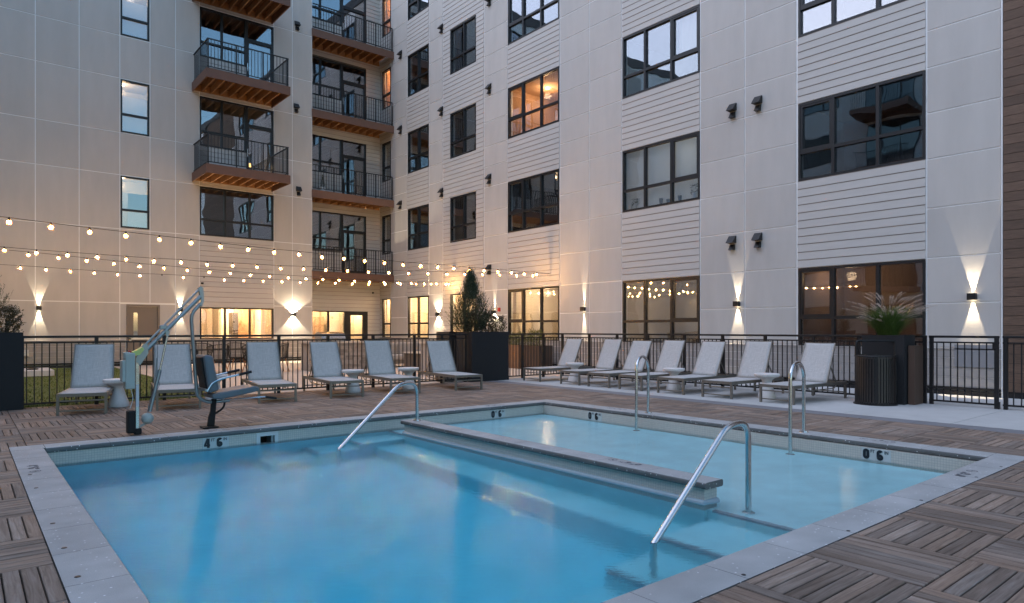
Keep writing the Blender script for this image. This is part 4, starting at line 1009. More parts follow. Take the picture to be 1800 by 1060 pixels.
# ------------------------------------------------------------------ fences
def fence(name, label, axis, c, a0, a1, posts, first=.07):
    mid = (a0+a1)/2
    loc = (mid, c, 0) if axis == 'X' else (c, mid, 0)
    t = thing(name, label, "gate" if "gate" in name else "fence", loc, group=None)
    def bx(a, b_, h, z0, z1): 
        m = MB()
        return m.box(a, b_, c-h, c+h, z0, z1) if axis == 'X' else m.box(c-h, c+h, a, b_, z0, z1)
    bx(a0, a1, .028, 1.155, 1.195).build("top_rail", M_black, t, bevel=.006)
    bx(a0, a1, .014, 1.065, 1.092).build("upper_rail", M_black, t)
    bx(a0, a1, .014, .055, .085).build("bottom_rail", M_black, t)
    for p in posts:
        (post("post", M_black, t, p, c, 0, 1.155, .055, .055) if axis == 'X' else post("post", M_black, t, c, p, 0, 1.155, .055, .055))
    p = a0 + first
    while p < a1-.02:
        if min([abs(p-q) for q in posts] or [9]) > .045:
            if axis == 'X': post("picket", M_black, t, p, c, .085, 1.065, .016, .016)
            else: post("picket", M_black, t, c, p, .085, 1.065, .016, .016)
        p += .104
    return t
fence("metal_fence", "long black picket fence behind the left row of loungers", 'X', 13.6, -.6, 9.72, [-.5, .76, 1.81, 2.88, 3.93, 5.0, 6.06, 7.13, 8.20, 8.96, 9.66])
fence("metal_fence", "short black picket fence between the square planter and the court corner", 'X', 13.6, 10.92, 13.05, [11.52, 12.27, 12.99])
fence("metal_fence", "black picket fence behind the right row of loungers", 'Y', 13.05, 4.46, 13.56, [12.62, 11.63, 10.63, 9.55, 8.53, 7.51, 6.48, 5.61, 4.49])
g = fence("metal_gate", "black picket gate in front of the right wall light", 'Y', 13.05, 3.40, 4.42, [4.385, 3.435])
MB().box(13.0, 13.06, 3.385, 3.41, -.0, .12).build("drop_bolt", M_black, g); MB().box(13.07, 13.12, 3.42, 3.50, .98, 1.08).build("latch", M_black, g)
fence("metal_fence", "black picket fence in front of the brown cladding, at the right edge", 'Y', 13.05, -3.0, 3.35, [3.31, 2.3, 1.3, .3, -.7, -1.7, -2.9])

# ------------------------------------------------------------------ sun loungers
def make_lounger():
    t = thing("sun_lounger", "x", "sun lounger")
    Lh, Wd, zs = 1.86, .66, .325
    fr = MB()
    for s_ in (-1, 1): fr.box(-Wd/2 if s_ < 0 else Wd/2-.035, -Wd/2+.035 if s_ < 0 else Wd/2, 0.0, Lh, zs-.055, zs)
    fr.box(-Wd/2+.035, Wd/2-.035, 0, .035, zs-.05, zs-.005); fr.box(-Wd/2+.035, Wd/2-.035, Lh-.035, Lh, zs-.05, zs-.005)
    for s_ in (-1, 1): fr.tube(smooth_path([(s_*.27, .55, zs-.06), (s_*.27, .63, zs-.12), (s_*.27, 1.5, zs-.12), (s_*.27, 1.58, zs-.06)], [.05, .05], 5), .01, 6)
    fr.build("frame", M_lframe, t, local=True)
    for (x, y) in ((-Wd/2+.0175, .0175), (Wd/2-.0175, .0175), (-Wd/2+.0175, Lh-.02), (Wd/2-.0175, Lh-.02)):
        MB().box(x-.0185, x+.0185, y-.0185, y+.0185, 0, zs-.056).build("leg", M_lframe, t, local=True)
    for y_, z_ in ((.018, .215), (.018, .065), (Lh-.02, .12)): MB().bar((-Wd/2+.035, y_, z_), (Wd/2-.035, y_, z_), .02, .02).build("stretcher", M_lframe, t, local=True)
    # seat sling, slightly sagging
    hy = 1.16; s = MB(); nx, ny = 6, 12
    for j in range(ny+1):
        for i in range(nx+1):
            x = -Wd/2+.03+(Wd-.06)*i/nx; y = .015+(hy-.015)*j/ny; z = zs+.004-.014*math.sin(math.pi*i/nx)*math.sin(math.pi*min(1, (j+.6)/ny)); s.v.append((x, y, z))
    for j in range(ny):
        for i in range(nx): k = j*(nx+1)+i; s.f.append((k, k+1, k+nx+2, k+nx+1))
    o = s.build("seat_sling", M_sling, t, smooth=True, local=True); md = o.modifiers.new("t", 'SOLIDIFY'); md.thickness = .006
    ang = math.radians(64); bl = .80; s = MB()
    for j in range(ny+1):
        for i in range(nx+1):
            x = (-Wd/2+.03+(Wd-.06)*i/nx)*(1-.06*j/ny); q = bl*j/ny; sag = .016*math.sin(math.pi*i/nx)*math.sin(math.pi*(j+.3)/(ny+.6))
            s.v.append((x, hy+q*math.cos(ang)+sag*math.sin(ang), zs+.004+q*math.sin(ang)-sag*math.cos(ang)))
    for j in range(ny):
        for i in range(nx): k = j*(nx+1)+i; s.f.append((k, k+1, k+nx+2, k+nx+1))
    o = s.build("backrest_sling", M_sling, t, smooth=True, local=True); md = o.modifiers.new("t", 'SOLIDIFY'); md.thickness = .006
    bf = MB(); top = (hy+bl*math.cos(ang), zs+bl*math.sin(ang))
    for s_ in (-1, 1): bf.bar((s_*(Wd/2-.028), hy, zs-.005), (s_*(Wd/2-.028)*.94, top[0], top[1]), .018, .03)
    bf.bar((-(Wd/2-.03)*.94, top[0], top[1]-.004), ((Wd/2-.03)*.94, top[0], top[1]-.004), .022, .022)
    for s_ in (-1, 1): bf.bar((s_*(Wd/2-.05), hy+.42, zs-.04), (s_*(Wd/2-.05), hy+.36*math.cos(ang), zs+.36*math.sin(ang)), .014, .02)
    bf.build("backrest_frame", M_lframe, t, local=True)
    return t
L0 = make_lounger()
left = [((1.09, 12.14), (1.74, 11.98), "grey sling lounger at the far left, beside the black corner planter"),
        ((2.40, 11.90), (3.05, 11.80), "grey sling lounger directly behind the pool lift, second from the left"),
        ((4.02, 11.90), (4.66, 11.80), "grey sling lounger just right of the pool lift seat"),
        ((5.33, 11.86), (5.98, 11.78), "grey sling lounger to the right of the lift, a white table at its right side"),
        ((6.57, 11.80), (7.22, 11.74), "grey sling lounger between two white tables, behind the far slanted handrail"),
        ((8.06, 11.70), (8.71, 11.62), "grey sling lounger closest to the left side of the large square planter")]
right = [(12.66, "grey sling lounger just right of the large square planter, farthest of the right row"),
         (11.30, "grey sling lounger behind the farthest white table of the right row"),
         (10.38, "grey sling lounger behind and left of the farther hoop rail"),
         (9.46, "grey sling lounger right behind the farther hoop rail"),
         (8.41, "grey sling lounger between the two hoop rails, a white table on its far side"),
         (7.34, "grey sling lounger between the two hoop rails, a white table on its near side"),
         (6.13, "grey sling lounger nearest the slotted litter bin, behind the closer hoop rail")]
first = True
for a, c, lab in left:
    t = L0 if first else dup(L0); first = False
    a, c = Vector((*a, 0)), Vector((*c, 0)); m_ = (a+c)/2; d = (c-a); t.location = m_; t.rotation_euler = (0, 0, math.atan2(d.y, d.x)); t['label'] = lab; t['group'] = "loungers along the left fence"
for y, lab in right:
    t = dup(L0); t.location = (11.02, y, .002); t.rotation_euler = (0, 0, -math.pi/2 + random.uniform(-.03, .03)); t['label'] = lab; t['group'] = "loungers along the right fence"
prof = [(.155, 0), (.158, .01), (.145, .08), (.105, .2), (.082, .29), (.09, .34), (.14, .385), (.205, .405), (.215, .42), (.218, .455), (.21, .463)]
T0 = None
for x, y, lab in ((2.04, 12.95, "white hourglass side table left of the pool lift control box"), (3.58, 12.95, "white hourglass side table half hidden behind the pool lift seat"),
                  (6.26, 12.82, "white hourglass side table between the fourth and fifth left loungers"), (7.56, 12.78, "white hourglass side table behind the far slanted handrail"),
                  (11.80, 11.92, "white hourglass side table farthest back in the right row"), (11.82, 8.92, "white hourglass side table between the two hoop rails"),
                  (11.77, 6.74, "white hourglass side table just left of the closer hoop rail")):
    if T0 is None:
        T0 = MB().lathe([(p*1.05, h) for p, h in prof], 0, 0, 36).build("side_table", M_table, local=True, smooth=True); o = T0
    else: o = T0.copy(); COL.objects.link(o)
    o.location = (x, y, .001 if x < 10.2 else .003); tag(o, lab, "side table", "white side tables between the loungers")

for k_, t in enumerate([o for o in COL.objects if o.name.startswith("sun_lounger")]):      # small differences in recline
    dl = math.radians((0, -2.2, 1.4, -.8, 2.4, -1.6, 0.6, 1.8, -2.6, .9, -1.2, 2.2, -.4)[k_ % 13])
    for ch in t.children:
        if ch.name.startswith("backrest"):
            p0 = Vector((0, 1.16, .32)); Rm = Matrix.Rotation(dl, 3, 'X'); ch.rotation_euler = (dl, 0, 0); ch.location = p0 - Rm @ p0
# ------------------------------------------------------------------ wall sconces
def spot(parent, loc, tgt, power, cone, col=(1, .80, .54), r=.012, blend=.06):
    L = bpy.data.lights.new("sconce_light", 'SPOT'); L.energy = power*2.2; L.spot_size = math.radians(cone); L.spot_blend = blend; L.color = col; L.shadow_soft_size = r
    o = bpy.data.objects.new("sconce_light", L); COL.objects.link(o); o.parent = parent; o.location = Vector(loc) - relw(parent)
    o.rotation_euler = Vector(tgt).to_track_quat('-Z', 'Y').to_euler()
def sconce(pl, u, z, up, dn, lab, pu=34, pd=34, lens_u=1):
    p = pl.pt(u, 0, z); t = thing("wall_sconce", lab, "wall light", p, group="black up and down wall lights")
    m = MB(); w, h, d = .075, .065, .13
    for a in ((u-w, u+w, .02, .024, z-.03, z+.03), (u-w, u+w, d-.01, d, z-h, z+h), (u-w, u-w+.01, .03, d-.01, z-h, z+h), (u+w-.01, u+w, .03, d-.01, z-h, z+h), (u-w+.01, u+w-.01, .03, d-.01, z-.03, z+.03)): pl.box(m, *a)
    m.build("housing", M_black, t); m = MB(); pl.box(m, u-.05, u+.05, 0.0, .02, z-.05, z+.05); m.build("wall_plate", M_black, t)
    for sg in (1, -1):
        c_ = pl.pt(u, .055, z+sg*.036); MB().lathe([(.022, 0), (.022, .006)], c_[0], c_[1], 14, c_[2]-.003).build("lens", M_lens, t)
    if up: spot(t, pl.pt(u, .032, z+.04), (0, 0, 1), pu, up)
    if dn: spot(t, pl.pt(u, .032, z-.04), (0, 0, -1), pd, dn)
SC = [(PL, 1.97, 2.01, 40, 38, "black wall light at the far left, above the corner planter", 22, 22), (PL, 6.29, 2.03, 40, 38, "black wall light behind the pool lift arm", 22, 22),
      (PL, 10.6, 1.92, 112, 92, "black wall light between the two lit ground floor windows", 55, 50),
      (PR, 23.43, 1.93, 92, 92, "black wall light just left of the tall evergreen in the planter", 45, 45), (PR, 19.64, 1.94, 22, 96, "black wall light behind the small bush, beside a red alarm", 22, 22),
      (PR, 15.01, 1.95, 18, 20, "black wall light with the thinnest beams, above the farthest right loungers", 34, 34), (PR, 9.55, 1.95, 30, 34, "black wall light under the paired vents", 22, 22),
      (PR, 4.41, 1.94, 33, 34, "black wall light at the far right, above the gate", 22, 22)]
for pl, u, z, up, dn, lab, pu, pd in SC: sconce(pl, u, z, up, dn, lab, pu, pd)
m = MB(); PR.box(m, 19.30, 19.42, 0, .06, 1.96, 2.10); o = m.build("fire_alarm", M_red, bevel=.01); tag(o, "small red fire alarm box on the wall beside a light", "fire alarm")
for (x, z, l) in ((7.06, 3.02, "tiny black camera dome on the left siding wall"), (14.9, 2.98, "tiny black camera dome under the recessed balcony")):
    y = YL-.06 if x < 11 else YR-.08
    o = MB().lathe([(.05, 0), (.045, .05), (.06, .06)], x, y, 12, z).build("security_camera", M_black, smooth=True); tag(o, l, "camera")

# ------------------------------------------------------------------ string lights
def string_lights(anchor, slope, x_first, n, sp, zf, missing, lab):
    """bulbs hang at equal spacing along a straight plan line ending at the wall anchor"""
    d = Vector((-1, slope, 0)).normalized(); A = Vector(anchor)
    dist0 = (A.x - x_first)/abs(d.x)
    t = thing("string_lights", lab, "string lights", A, group="warm string lights across the terrace")
    zz = np.array(zf); Ls = np.linspace(dist0, dist0-(n-1)*sp, n)
    def zat(s_):   # s_ = distance from the anchor; bulb height by interpolation, with sag beyond the frame
        return float(np.interp(s_, Ls[::-1], zz[::-1]))
    pts = [A + Vector((0, 0, 0))]
    for s_ in np.linspace(.15, dist0, 60): q = A + d*s_; pts.append(Vector((q.x, q.y, zat(s_)+.075)))
    q = A + d*dist0; e = A + d*((A.x+10.9)/abs(d.x)); z0 = zat(dist0)+.075
    for k in range(1, 13): p = q.lerp(e, k/12); pts.append(Vector((p.x, p.y, z0 + (4.1-z0)*(k/12)**1.5)))
    MB().tube(pts, .006, 5).build("cable", M_cable, t)
    ext = list(Ls) + [dist0 + sp*i for i in range(1, 5)]
    for i, s_ in enumerate(ext):
        q = A + d*s_; z = zat(s_) if i < n else zat(dist0) + .03*(i-n+1)
        so_ = bpy.data.objects.new("socket", SOCK); COL.objects.link(so_); so_.parent = t; so_.location = Vector((q.x, q.y, z)) - A
        if i in missing: continue
        bo = bpy.data.objects.new("bulb", BULB); COL.objects.link(bo); bo.parent = t; bo.location = Vector((q.x, q.y, z)) - A
        fo = bpy.data.objects.new("filament", FILA); COL.objects.link(fo); fo.parent = bo
SOCK = MB().lathe([(.012, .085), (.017, .075), (.017, .03), (.013, .028)][::-1], 0, 0, 10).mesh("socket", M_black)
BULB = MB().lathe([(.009, -.050), (.029, -.040), (.040, -.016), (.041, .004), (.031, .022), (.013, .034)], 0, 0, 12).mesh("bulb", M_env, True)
FILA = MB().lathe([(.003, -.018), (.009, -.013), (.013, 0), (.009, .010), (.003, .014)], 0, 0, 8).mesh("filament", M_bulb, True)
A1, A2 = (15.28, 16.57, 3.19), (15.28, 22.27, 3.19)
string_lights(A1, -.142, .63, 24, .612, [3.16, 3.14, 3.12, 3.11, 3.1, 3.09, 3.07, 3.06, 3.05, 3.05, 3.04, 3.05, 3.04, 3.03, 3.03, 3.04, 3.05, 3.05, 3.05, 3.07, 3.07, 3.08, 3.08, 3.1], (), "nearest and highest string of warm bulbs, running to the right wall")
string_lights(A1, .2036, .76, 24, .6145, [3.14, 3.11, 3.09, 3.07, 3.05, 3.03, 3.03, 3., 3., 2.99, 2.98, 2.99, 2.99, 2.98, 2.98, 2.98, 2.99, 3., 3.01, 3.03, 3.04, 3.05, 3.06, 3.08], (), "second highest string of warm bulbs, sharing the wall hook of the nearest one")
string_lights(A2, -.142, 1.26, 23, .630, [3.13, 3.11, 3.08, 3.06, 3.03, 3.02, 3., 2.99, 2.99, 2.97, 2.97, 2.97, 2.97, 2.98, 2.99, 2.99, 2.99, 3.01, 3.02, 3.04, 3.05, 3.08, 3.11], (), "third string of warm bulbs, ending on the wall behind the evergreen")
string_lights(A2, .19, 1.36, 23, .6275, [3.14, 3.12, 3.09, 3.07, 3.05, 3.03, 3.03, 3.02, 3., 2.99, 2.99, 2.99, 2.99, 2.98, 2.99, 3., 3., 3.01, 3.03, 3.05, 3.07, 3.09, 3.11], (6, 8), "lowest string of warm bulbs, with two sockets missing their bulbs")

# ------------------------------------------------------------------ planters and plants
def planter(x0, x1, y0, y1, z1, lab, m=None, name="planter"):
    m = m or M_planter; t = thing(name, lab, "planter", ((x0+x1)/2, (y0+y1)/2, 0)); w = .04
    b = MB(); b.box(x0, x1, y0, y0+w, 0.002, z1); b.box(x0, x1, y1-w, y1, 0.002, z1); b.box(x0, x0+w, y0+w, y1-w, 0.002, z1); b.box(x1-w, x1, y0+w, y1-w, 0.002, z1); b.build("shell", m, t)
    MB().box(x0+w, x1-w, y0+w, y1-w, .05, z1-.06).build("soil", M_soil, t); return t
def spray(mb, base, n, h, r, lean, wid, rnd, up=.85, l0=.06, l1=.16, cone=True):
    for k in range(n):
        f = rnd.random()**.8; a = rnd.random()*6.283
        rad = r*((1-f)**.75+.05)*(rnd.random()**.45) if cone else r*(rnd.random()**.5)
        c = Vector((base[0]+rad*math.cos(a), base[1]+rad*math.sin(a), base[2]+f*h))
        v = Vector((math.cos(a)*lean*rnd.uniform(.3, 1.4), math.sin(a)*lean*rnd.uniform(.3, 1.4), up)).normalized()*rnd.uniform(l0, l1)
        s_ = v.cross(Vector((rnd.uniform(-1, 1), rnd.uniform(-1, 1), rnd.uniform(-.4, .4)))).normalized()*wid*rnd.uniform(.6, 1.3)
        kk = len(mb.v); mb.v += [tuple(c), tuple(c+v*.5+s_), tuple(c+v), tuple(c+v*.5-s_)]; mb.f.append((kk, kk+1, kk+2, kk+3))
def bare(name, mb, m, parent):
    me = bpy.data.meshes.new(name); org = relw(parent); me.from_pydata([tuple(Vector(v)-org) for v in mb.v], [], mb.f); me.materials.append(m)
    o = bpy.data.objects.new(name, me); COL.objects.link(o); o.parent = parent; return o
rnd = random.Random(11)
planter(-.25, .77, 13.42, 14.3, 1.25, "tall black planter at the far left end of the fence")
planter(9.74, 10.91, 13.42, 14.10, 1.24, "large black square planter between the two rows of loungers")
planter(9.62, 10.4, 14.25, 14.85, 1.24, "brown-black planter half hidden behind the large square one", mat("brown_black_planter", (.03, .024, .02), .8, noise=.3, nscale=30))
def stems(mb, base, n, h, r, rnd, rr=.006):
    for k in range(n):
        a = rnd.random()*6.28; p = Vector(base)+Vector((math.cos(a)*r*.2, math.sin(a)*r*.2, 0)); q = Vector(base)+Vector((math.cos(a)*r*rnd.uniform(.3, .8), math.sin(a)*r*rnd.uniform(.3, .8), h*rnd.uniform(.5, .9)))
        mb.tube([p, p.lerp(q, .5)+Vector((0, 0, h*.06)), q], rr, 4, False, .001)
# tall evergreen made of upright sprigs
t = thing("evergreen_shrub", "tall dark feathery evergreen rising from the large square planter", "shrub", (10.02, 13.86, 1.18))
mb = MB()
for k in range(1250):    # sprigs: a wand with short needles
    f = rnd.random()**1.15; a = rnd.random()*6.283; R0 = .62*((1-f)**.72)*(.8+.35*math.sin(min(f*5, 3.1)))+.03
    rad = R0*rnd.random()**.4; p = Vector((10.02+rad*.75*math.cos(a), 13.86+rad*.75*math.sin(a), 1.18+f*1.36)); tip = p+Vector((math.cos(a)*rad*.35+rnd.uniform(-.04, .04), math.sin(a)*rad*.35+rnd.uniform(-.04, .04), rnd.uniform(.20, .42)))
    nn = 24
    for i in range(nn):
        q = p.lerp(tip, i/nn)+Vector((rnd.uniform(-1, 1), rnd.uniform(-1, 1), 0))*.006; b2 = rnd.random()*6.28; v = (Vector((math.cos(b2)*.7, math.sin(b2)*.7, 1.1))).normalized()*rnd.uniform(.03, .055)*(1-.4*i/nn)
        s_ = v.cross(Vector((rnd.uniform(-1, 1), rnd.uniform(-1, 1), .2))).normalized()*.0052; kk = len(mb.v); mb.v += [tuple(q), tuple(q+v*.5+s_), tuple(q+v), tuple(q+v*.5-s_)]; mb.f.append((kk, kk+1, kk+2, kk+3))
bare("foliage", mb, M_leafdark, t); mb = MB(); stems(mb, (10.02, 13.86, 1.18), 16, 1.3, .35, rnd, .008); mb.build("stems", M_soil, t)
def bush(name, lab, c, r, h, n, m, seed, stem=8):
    n = int(n*1.5); rr = random.Random(seed); t = thing(name, lab, "bush", c); mb = MB()
    for k in range(n//12):
        a = rr.random()*6.283; f = rr.random(); rad = r*math.sin(math.pi*(.25+.6*f))*rr.random()**.4; p = Vector((c[0]+rad*math.cos(a), c[1]+rad*math.sin(a), c[2]+f*h)); dd = Vector((math.cos(a)*.5+rr.uniform(-.3, .3), math.sin(a)*.5+rr.uniform(-.3, .3), rr.uniform(.4, 1))).normalized()
        L_ = rr.uniform(.06, .15)
        for i in range(12):
            q = p + dd*L_*i/12; b2 = rr.random()*6.28; v = (Vector((math.cos(b2), math.sin(b2), rr.uniform(-.1, .9)))).normalized()*rr.uniform(.018, .034); s_ = v.cross(Vector((rr.uniform(-1, 1), rr.uniform(-1, 1), .3))).normalized()*.008
            kk = len(mb.v); mb.v += [tuple(q), tuple(q+v*.5+s_), tuple(q+v), tuple(q+v*.5-s_)]; mb.f.append((kk, kk+1, kk+2, kk+3))
    bare("foliage", mb, m, t); mb = MB(); stems(mb, c, stem, h, r, rr, .005); mb.build("stems", M_soil, t); return t
bush("bush", "brownish low bush at the foot of the evergreen, left side of the square planter", (9.87, 13.6, 1.18), .20, .50, 2200, M_leafmix, 2)
bush("bush", "brownish low bush at the foot of the evergreen, on its right", (10.34, 13.62, 1.18), .22, .50, 2200, M_leafmix, 3)
bush("bush", "small separate green bush on the right of the square planter", (10.72, 13.62, 1.18), .20, .42, 1700, M_leafmix, 4)
# left planter plants
t = thing("evergreen_shrub", "upright dark evergreen cut by the left edge, in the corner planter", "shrub", (.32, 13.75, 1.19)); mb = MB()
for k in range(200):
    f = rnd.random(); a = rnd.random()*6.283; rad = .36*(1-f)**.6*rnd.random()**.4; p = Vector((.32+rad*math.cos(a), 13.75+rad*math.sin(a), 1.19+f*.85)); tip = p+Vector((math.cos(a)*rad*.5, math.sin(a)*rad*.5, rnd.uniform(.15, .35)))
    for i in range(20):
        q = p.lerp(tip, i/20); b2 = rnd.random()*6.28; v = Vector((math.cos(b2)*.7, math.sin(b2)*.7, 1)).normalized()*rnd.uniform(.03, .05); s_ = v.cross(Vector((rnd.uniform(-1, 1), rnd.uniform(-1, 1), .2))).normalized()*.0035; kk = len(mb.v); mb.v += [tuple(q), tuple(q+v*.5+s_), tuple(q+v), tuple(q+v*.5-s_)]; mb.f.append((kk, kk+1, kk+2, kk+3))
bare("foliage", mb, M_leafdark, t)
bush("bush", "leafy low bush spilling over the corner planter", (.52, 13.6, 1.19), .24, .42, 2200, M_leafmix, 6)
# fountain grass planter behind the litter bin
planter(12.50, 12.98, 4.62, 5.32, 1.20, "tall black planter holding fountain grass behind the litter bin")
planter(12.62, 13.0, 4.50, 4.60, 1.02, "narrow brown box added as the lit side of the planter beside the gate", mat("reflected_brown_side", (.09, .055, .04), .6))  # separate brown box stands in for the reflection on the planter's side
t = thing("fountain_grass", "arching green fountain grass with pale feathery plumes", "grass", (12.74, 4.97, 1.14)); rnd = random.Random(21); mb = MB(); pm = MB()
for k in range(3200):
    a = rnd.random()*6.283; el = rnd.uniform(.95, 1.53); L_ = rnd.uniform(.4, .9)*(.7+.3*math.sin(el)**3); p = Vector((12.74+rnd.uniform(-.1, .1), 4.97+rnd.uniform(-.12, .12), 1.14)); d = Vector((math.cos(a)*math.cos(el), math.sin(a)*math.cos(el), math.sin(el)))
    side = Vector((-math.sin(a), math.cos(a), 0))*rnd.uniform(.002, .004); pts = []
    for i in range(5):
        s_ = i/4; q = p + d*L_*s_ + Vector((math.cos(a), math.sin(a), 0))*.40*s_*s_*L_ - Vector((0, 0, 1))*.30*s_**3*L_; pts.append((q, side*(1-s_*.9)))
    for i in range(4):
        kk = len(mb.v); (q0, w0), (q1, w1) = pts[i], pts[i+1]; mb.v += [tuple(q0-w0), tuple(q0+w0), tuple(q1+w1), tuple(q1-w1)]; mb.f.append((kk, kk+1, kk+2, kk+3))
for k in range(115):
    a = rnd.random()*6.283; el = rnd.uniform(.92, 1.53); L_ = rnd.uniform(.5, .98)*(.60+.52*math.sin(el)**3); p = Vector((12.74, 4.97, 1.14)); d = Vector((math.cos(a)*math.cos(el), math.sin(a)*math.cos(el), math.sin(el)))
    def at(s_): return p + d*L_*s_ + Vector((math.cos(a), math.sin(a), 0))*.26*s_**2.5*L_ - Vector((0, 0, 1))*.22*s_**3*L_
    for i in range(6):
        q0, q1 = at(i/6), at((i+1)/6); w = Vector((-math.sin(a), math.cos(a), 0))*.0013; kk = len(pm.v); pm.v += [tuple(q0-w), tuple(q0+w), tuple(q1+w), tuple(q1-w)]; pm.f.append((kk, kk+1, kk+2, kk+3))
    for i in range(80):
        s_ = .78+.24*rnd.random(); q = at(s_); fat = math.sin(math.pi*(s_-.8)/.24)*.019+.005; v = Vector((rnd.gauss(0, 1), rnd.gauss(0, 1), rnd.gauss(0, 1))).normalized()*fat*1.3 + (at(s_+.02)-q); w = v.orthogonal().normalized()*.0022
        kk = len(pm.v); pm.v += [tuple(q-w), tuple(q+w), tuple(q+v)]; pm.f.append((kk, kk+1, kk+2))
bare("blades", mb, M_blade, t); bare("plumes", pm, M_plume, t)
# litter bin
M_binslat = mat('dark_bronze_steel', (.022, .018, .016), .4, noise=.4, nscale=20, spec=.6)
bn = thing("litter_bin", "round black slotted steel litter bin on the concrete by the gate", "litter bin", (12.28, 5.0, .002))
bx_, by_ = 12.28, 5.0; R_ = .315
MB().lathe([(R_+.03, 0), (R_+.03, .02), (R_, .03)], bx_, by_, 40, .003).build("base_plate", M_black, bn)
MB().lathe([(R_-.05, .04), (R_-.045, .80)], bx_, by_, 32).build("liner", M_rubber, bn, smooth=True)
nS = 44
for k in range(nS):
    a = 2*math.pi*k/nS; c_, s_ = math.cos(a), math.sin(a)
    if k % 11 == 3:
        MB().bar((bx_+c_*R_, by_+s_*R_, .03), (bx_+c_*R_, by_+s_*R_, .88), .05, .008, up=(c_, s_, 0)).build("band", M_black, bn)
    else:
        MB().bar((bx_+c_*R_, by_+s_*R_, .03), (bx_+c_*R_, by_+s_*R_, .86), .028, .005, up=(c_, s_, 0)).build("slat", M_binslat, bn)
for z in (.05, .44, .84):
    b = MB(); P_ = [(bx_+math.cos(2*math.pi*k/40)*(R_+.004), by_+math.sin(2*math.pi*k/40)*(R_+.004), z) for k in range(41)]; b.tube(P_, .004 if z != .84 else .012, 6, False).build("hoop", M_black, bn)
for a in (-1.9, 1.24):
    px_, py_ = math.cos(a)*R_, math.sin(a)*R_
MB().tube(smooth_path([(bx_-R_*.72, by_+R_*.72, .85), (bx_-R_*.72, by_+R_*.72, 1.10), (bx_+R_*.72, by_-R_*.72, 1.10), (bx_+R_*.72, by_-R_*.72, .85)], [.05, .05]), .016, 8).build("hood_frame", M_black, bn, smooth=True)

# ------------------------------------------------------------------ pool lift
lf = thing("pool_lift", "grey accessible pool lift with blue-grey seat on the pool edge", "pool lift", (1.66, 9.40, 0)); Yl = 9.38
def lb(n, m, *a, bevel=0): return MB().box(*a).build(n, m, lf, bevel=bevel)
lb("mast", M_steel, 1.66, 1.70, Yl-.025, Yl+.025, .0, .96, bevel=.004)
lb("control_box", M_liftbox, 1.505, 1.60, Yl-.08, Yl+.08, .66, .92, bevel=.008); lb("control_box", M_liftbox, 1.54, 1.645, Yl-.09, Yl+.09, .57, 1.01, bevel=.01)
lb("control_box_cap", M_liftbox, 1.53, 1.60, Yl-.06, Yl+.06, .945, 1.02, bevel=.006)
MB().lathe([(.018, 0), (.018, .025), (.01, .03)], 1.60, Yl, 12, 1.01).build("stop_button", M_red, lf)
MB().prism([(1.625, 1.02), (1.73, 1.08), (1.75, 1.05), (1.70, .985), (1.64, .975)], 'y', Yl-.06, Yl+.05).build("mast_cover", M_yell, lf)
lb("label_sticker", M_label, 1.664, 1.696, Yl-.0275, Yl-.0255, .34, .62)
lb("battery_case", M_rubber, 1.565, 1.655, Yl-.07, Yl+.06, .02, .30, bevel=.02); lb("mast_clamp", M_rubber, 1.645, 1.725, Yl-.045, Yl+.045, .0, .075, bevel=.012)
MB().prism([(1.74, 1.12), (1.79, 1.12), (1.80, 1.0), (1.71, .86), (1.665, .90), (1.67, .96)], 'y', Yl-.035, Yl+.035).build("arm_bracket", M_galv, lf)
MB().tube([(1.76, Yl, 1.095), (2.41, Yl, 1.835)], .014, 10).build("upper_arm", M_galv, lf, smooth=True)
MB().tube([(1.77, Yl, 1.03), (2.42, Yl, 1.735)], .026, 12).build("lower_arm", M_galv, lf, smooth=True)
lb("arm_collar", M_galv, 1.93, 2.02, Yl-.02, Yl+.02, 1.30, 1.355, bevel=.01)
MB().prism([(2.385, 1.84), (2.415, 1.87), (2.445, 1.84), (2.455, 1.68), (2.43, 1.60), (2.40, 1.62), (2.42, 1.70)], 'y', Yl-.03, Yl+.03).build("tip_bracket", M_galv, lf)
MB().tube(smooth_path([(2.42, Yl, 1.64), (2.30, Yl, 1.50), (2.33, Yl, 1.05), (2.375, Yl, .42), (2.50, Yl, .335), (2.78, Yl, .345)], [.12, .1, .1, .1]), .0225, 12).build("hanger_tube", M_galv, lf, smooth=True)
MB().tube([(2.02, Yl-.03, 1.24), (1.925, Yl-.03, .76)], .0125, 10).build("piston_rod", M_steel, lf, smooth=True)
MB().tube([(1.93, Yl-.03, .79), (1.815, Yl-.03, .27)], .0225, 12).build("actuator", M_galv, lf, smooth=True)
MB().prism([(1.99, 1.285), (2.045, 1.285), (2.035, 1.22), (2.0, 1.215)], 'y', Yl-.045, Yl-.015).build("actuator_clevis", M_galv, lf)
m = MB(); m.lathe([(.0, -.07), (.04, -.062), (.065, -.035), (.072, 0), (.065, .035), (.04, .062), (0, .07)], 1.79, Yl-.03, 20, .19); m.build("motor", M_liftbox, lf, smooth=True)
MB().bar((1.77, Yl-.03, .13), (1.70, Yl-.01, .09), .03, .03).build("motor_bracket", M_galv, lf)
MB().tube(smooth_path([(1.61, Yl, .57), (1.635, Yl-.03, .45), (1.60, Yl-.02, .33)], [.05]), .005, 6).build("power_cable", M_label, lf)
MB().tube(smooth_path([(1.90, Yl-.04, 1.2), (1.90, Yl-.04, .96), (1.895, Yl-.04, .70), (1.93, Yl-.05, .6), (1.81, Yl-.05, .42), (1.79, Yl-.03, .26)], [.05]*4), .004, 5).build("remote_cable", M_galv, lf)
MB().tube([(1.897, Yl-.04, .94), (1.885, Yl-.04, .70)], .009, 8).build("hand_remote", M_galv, lf)
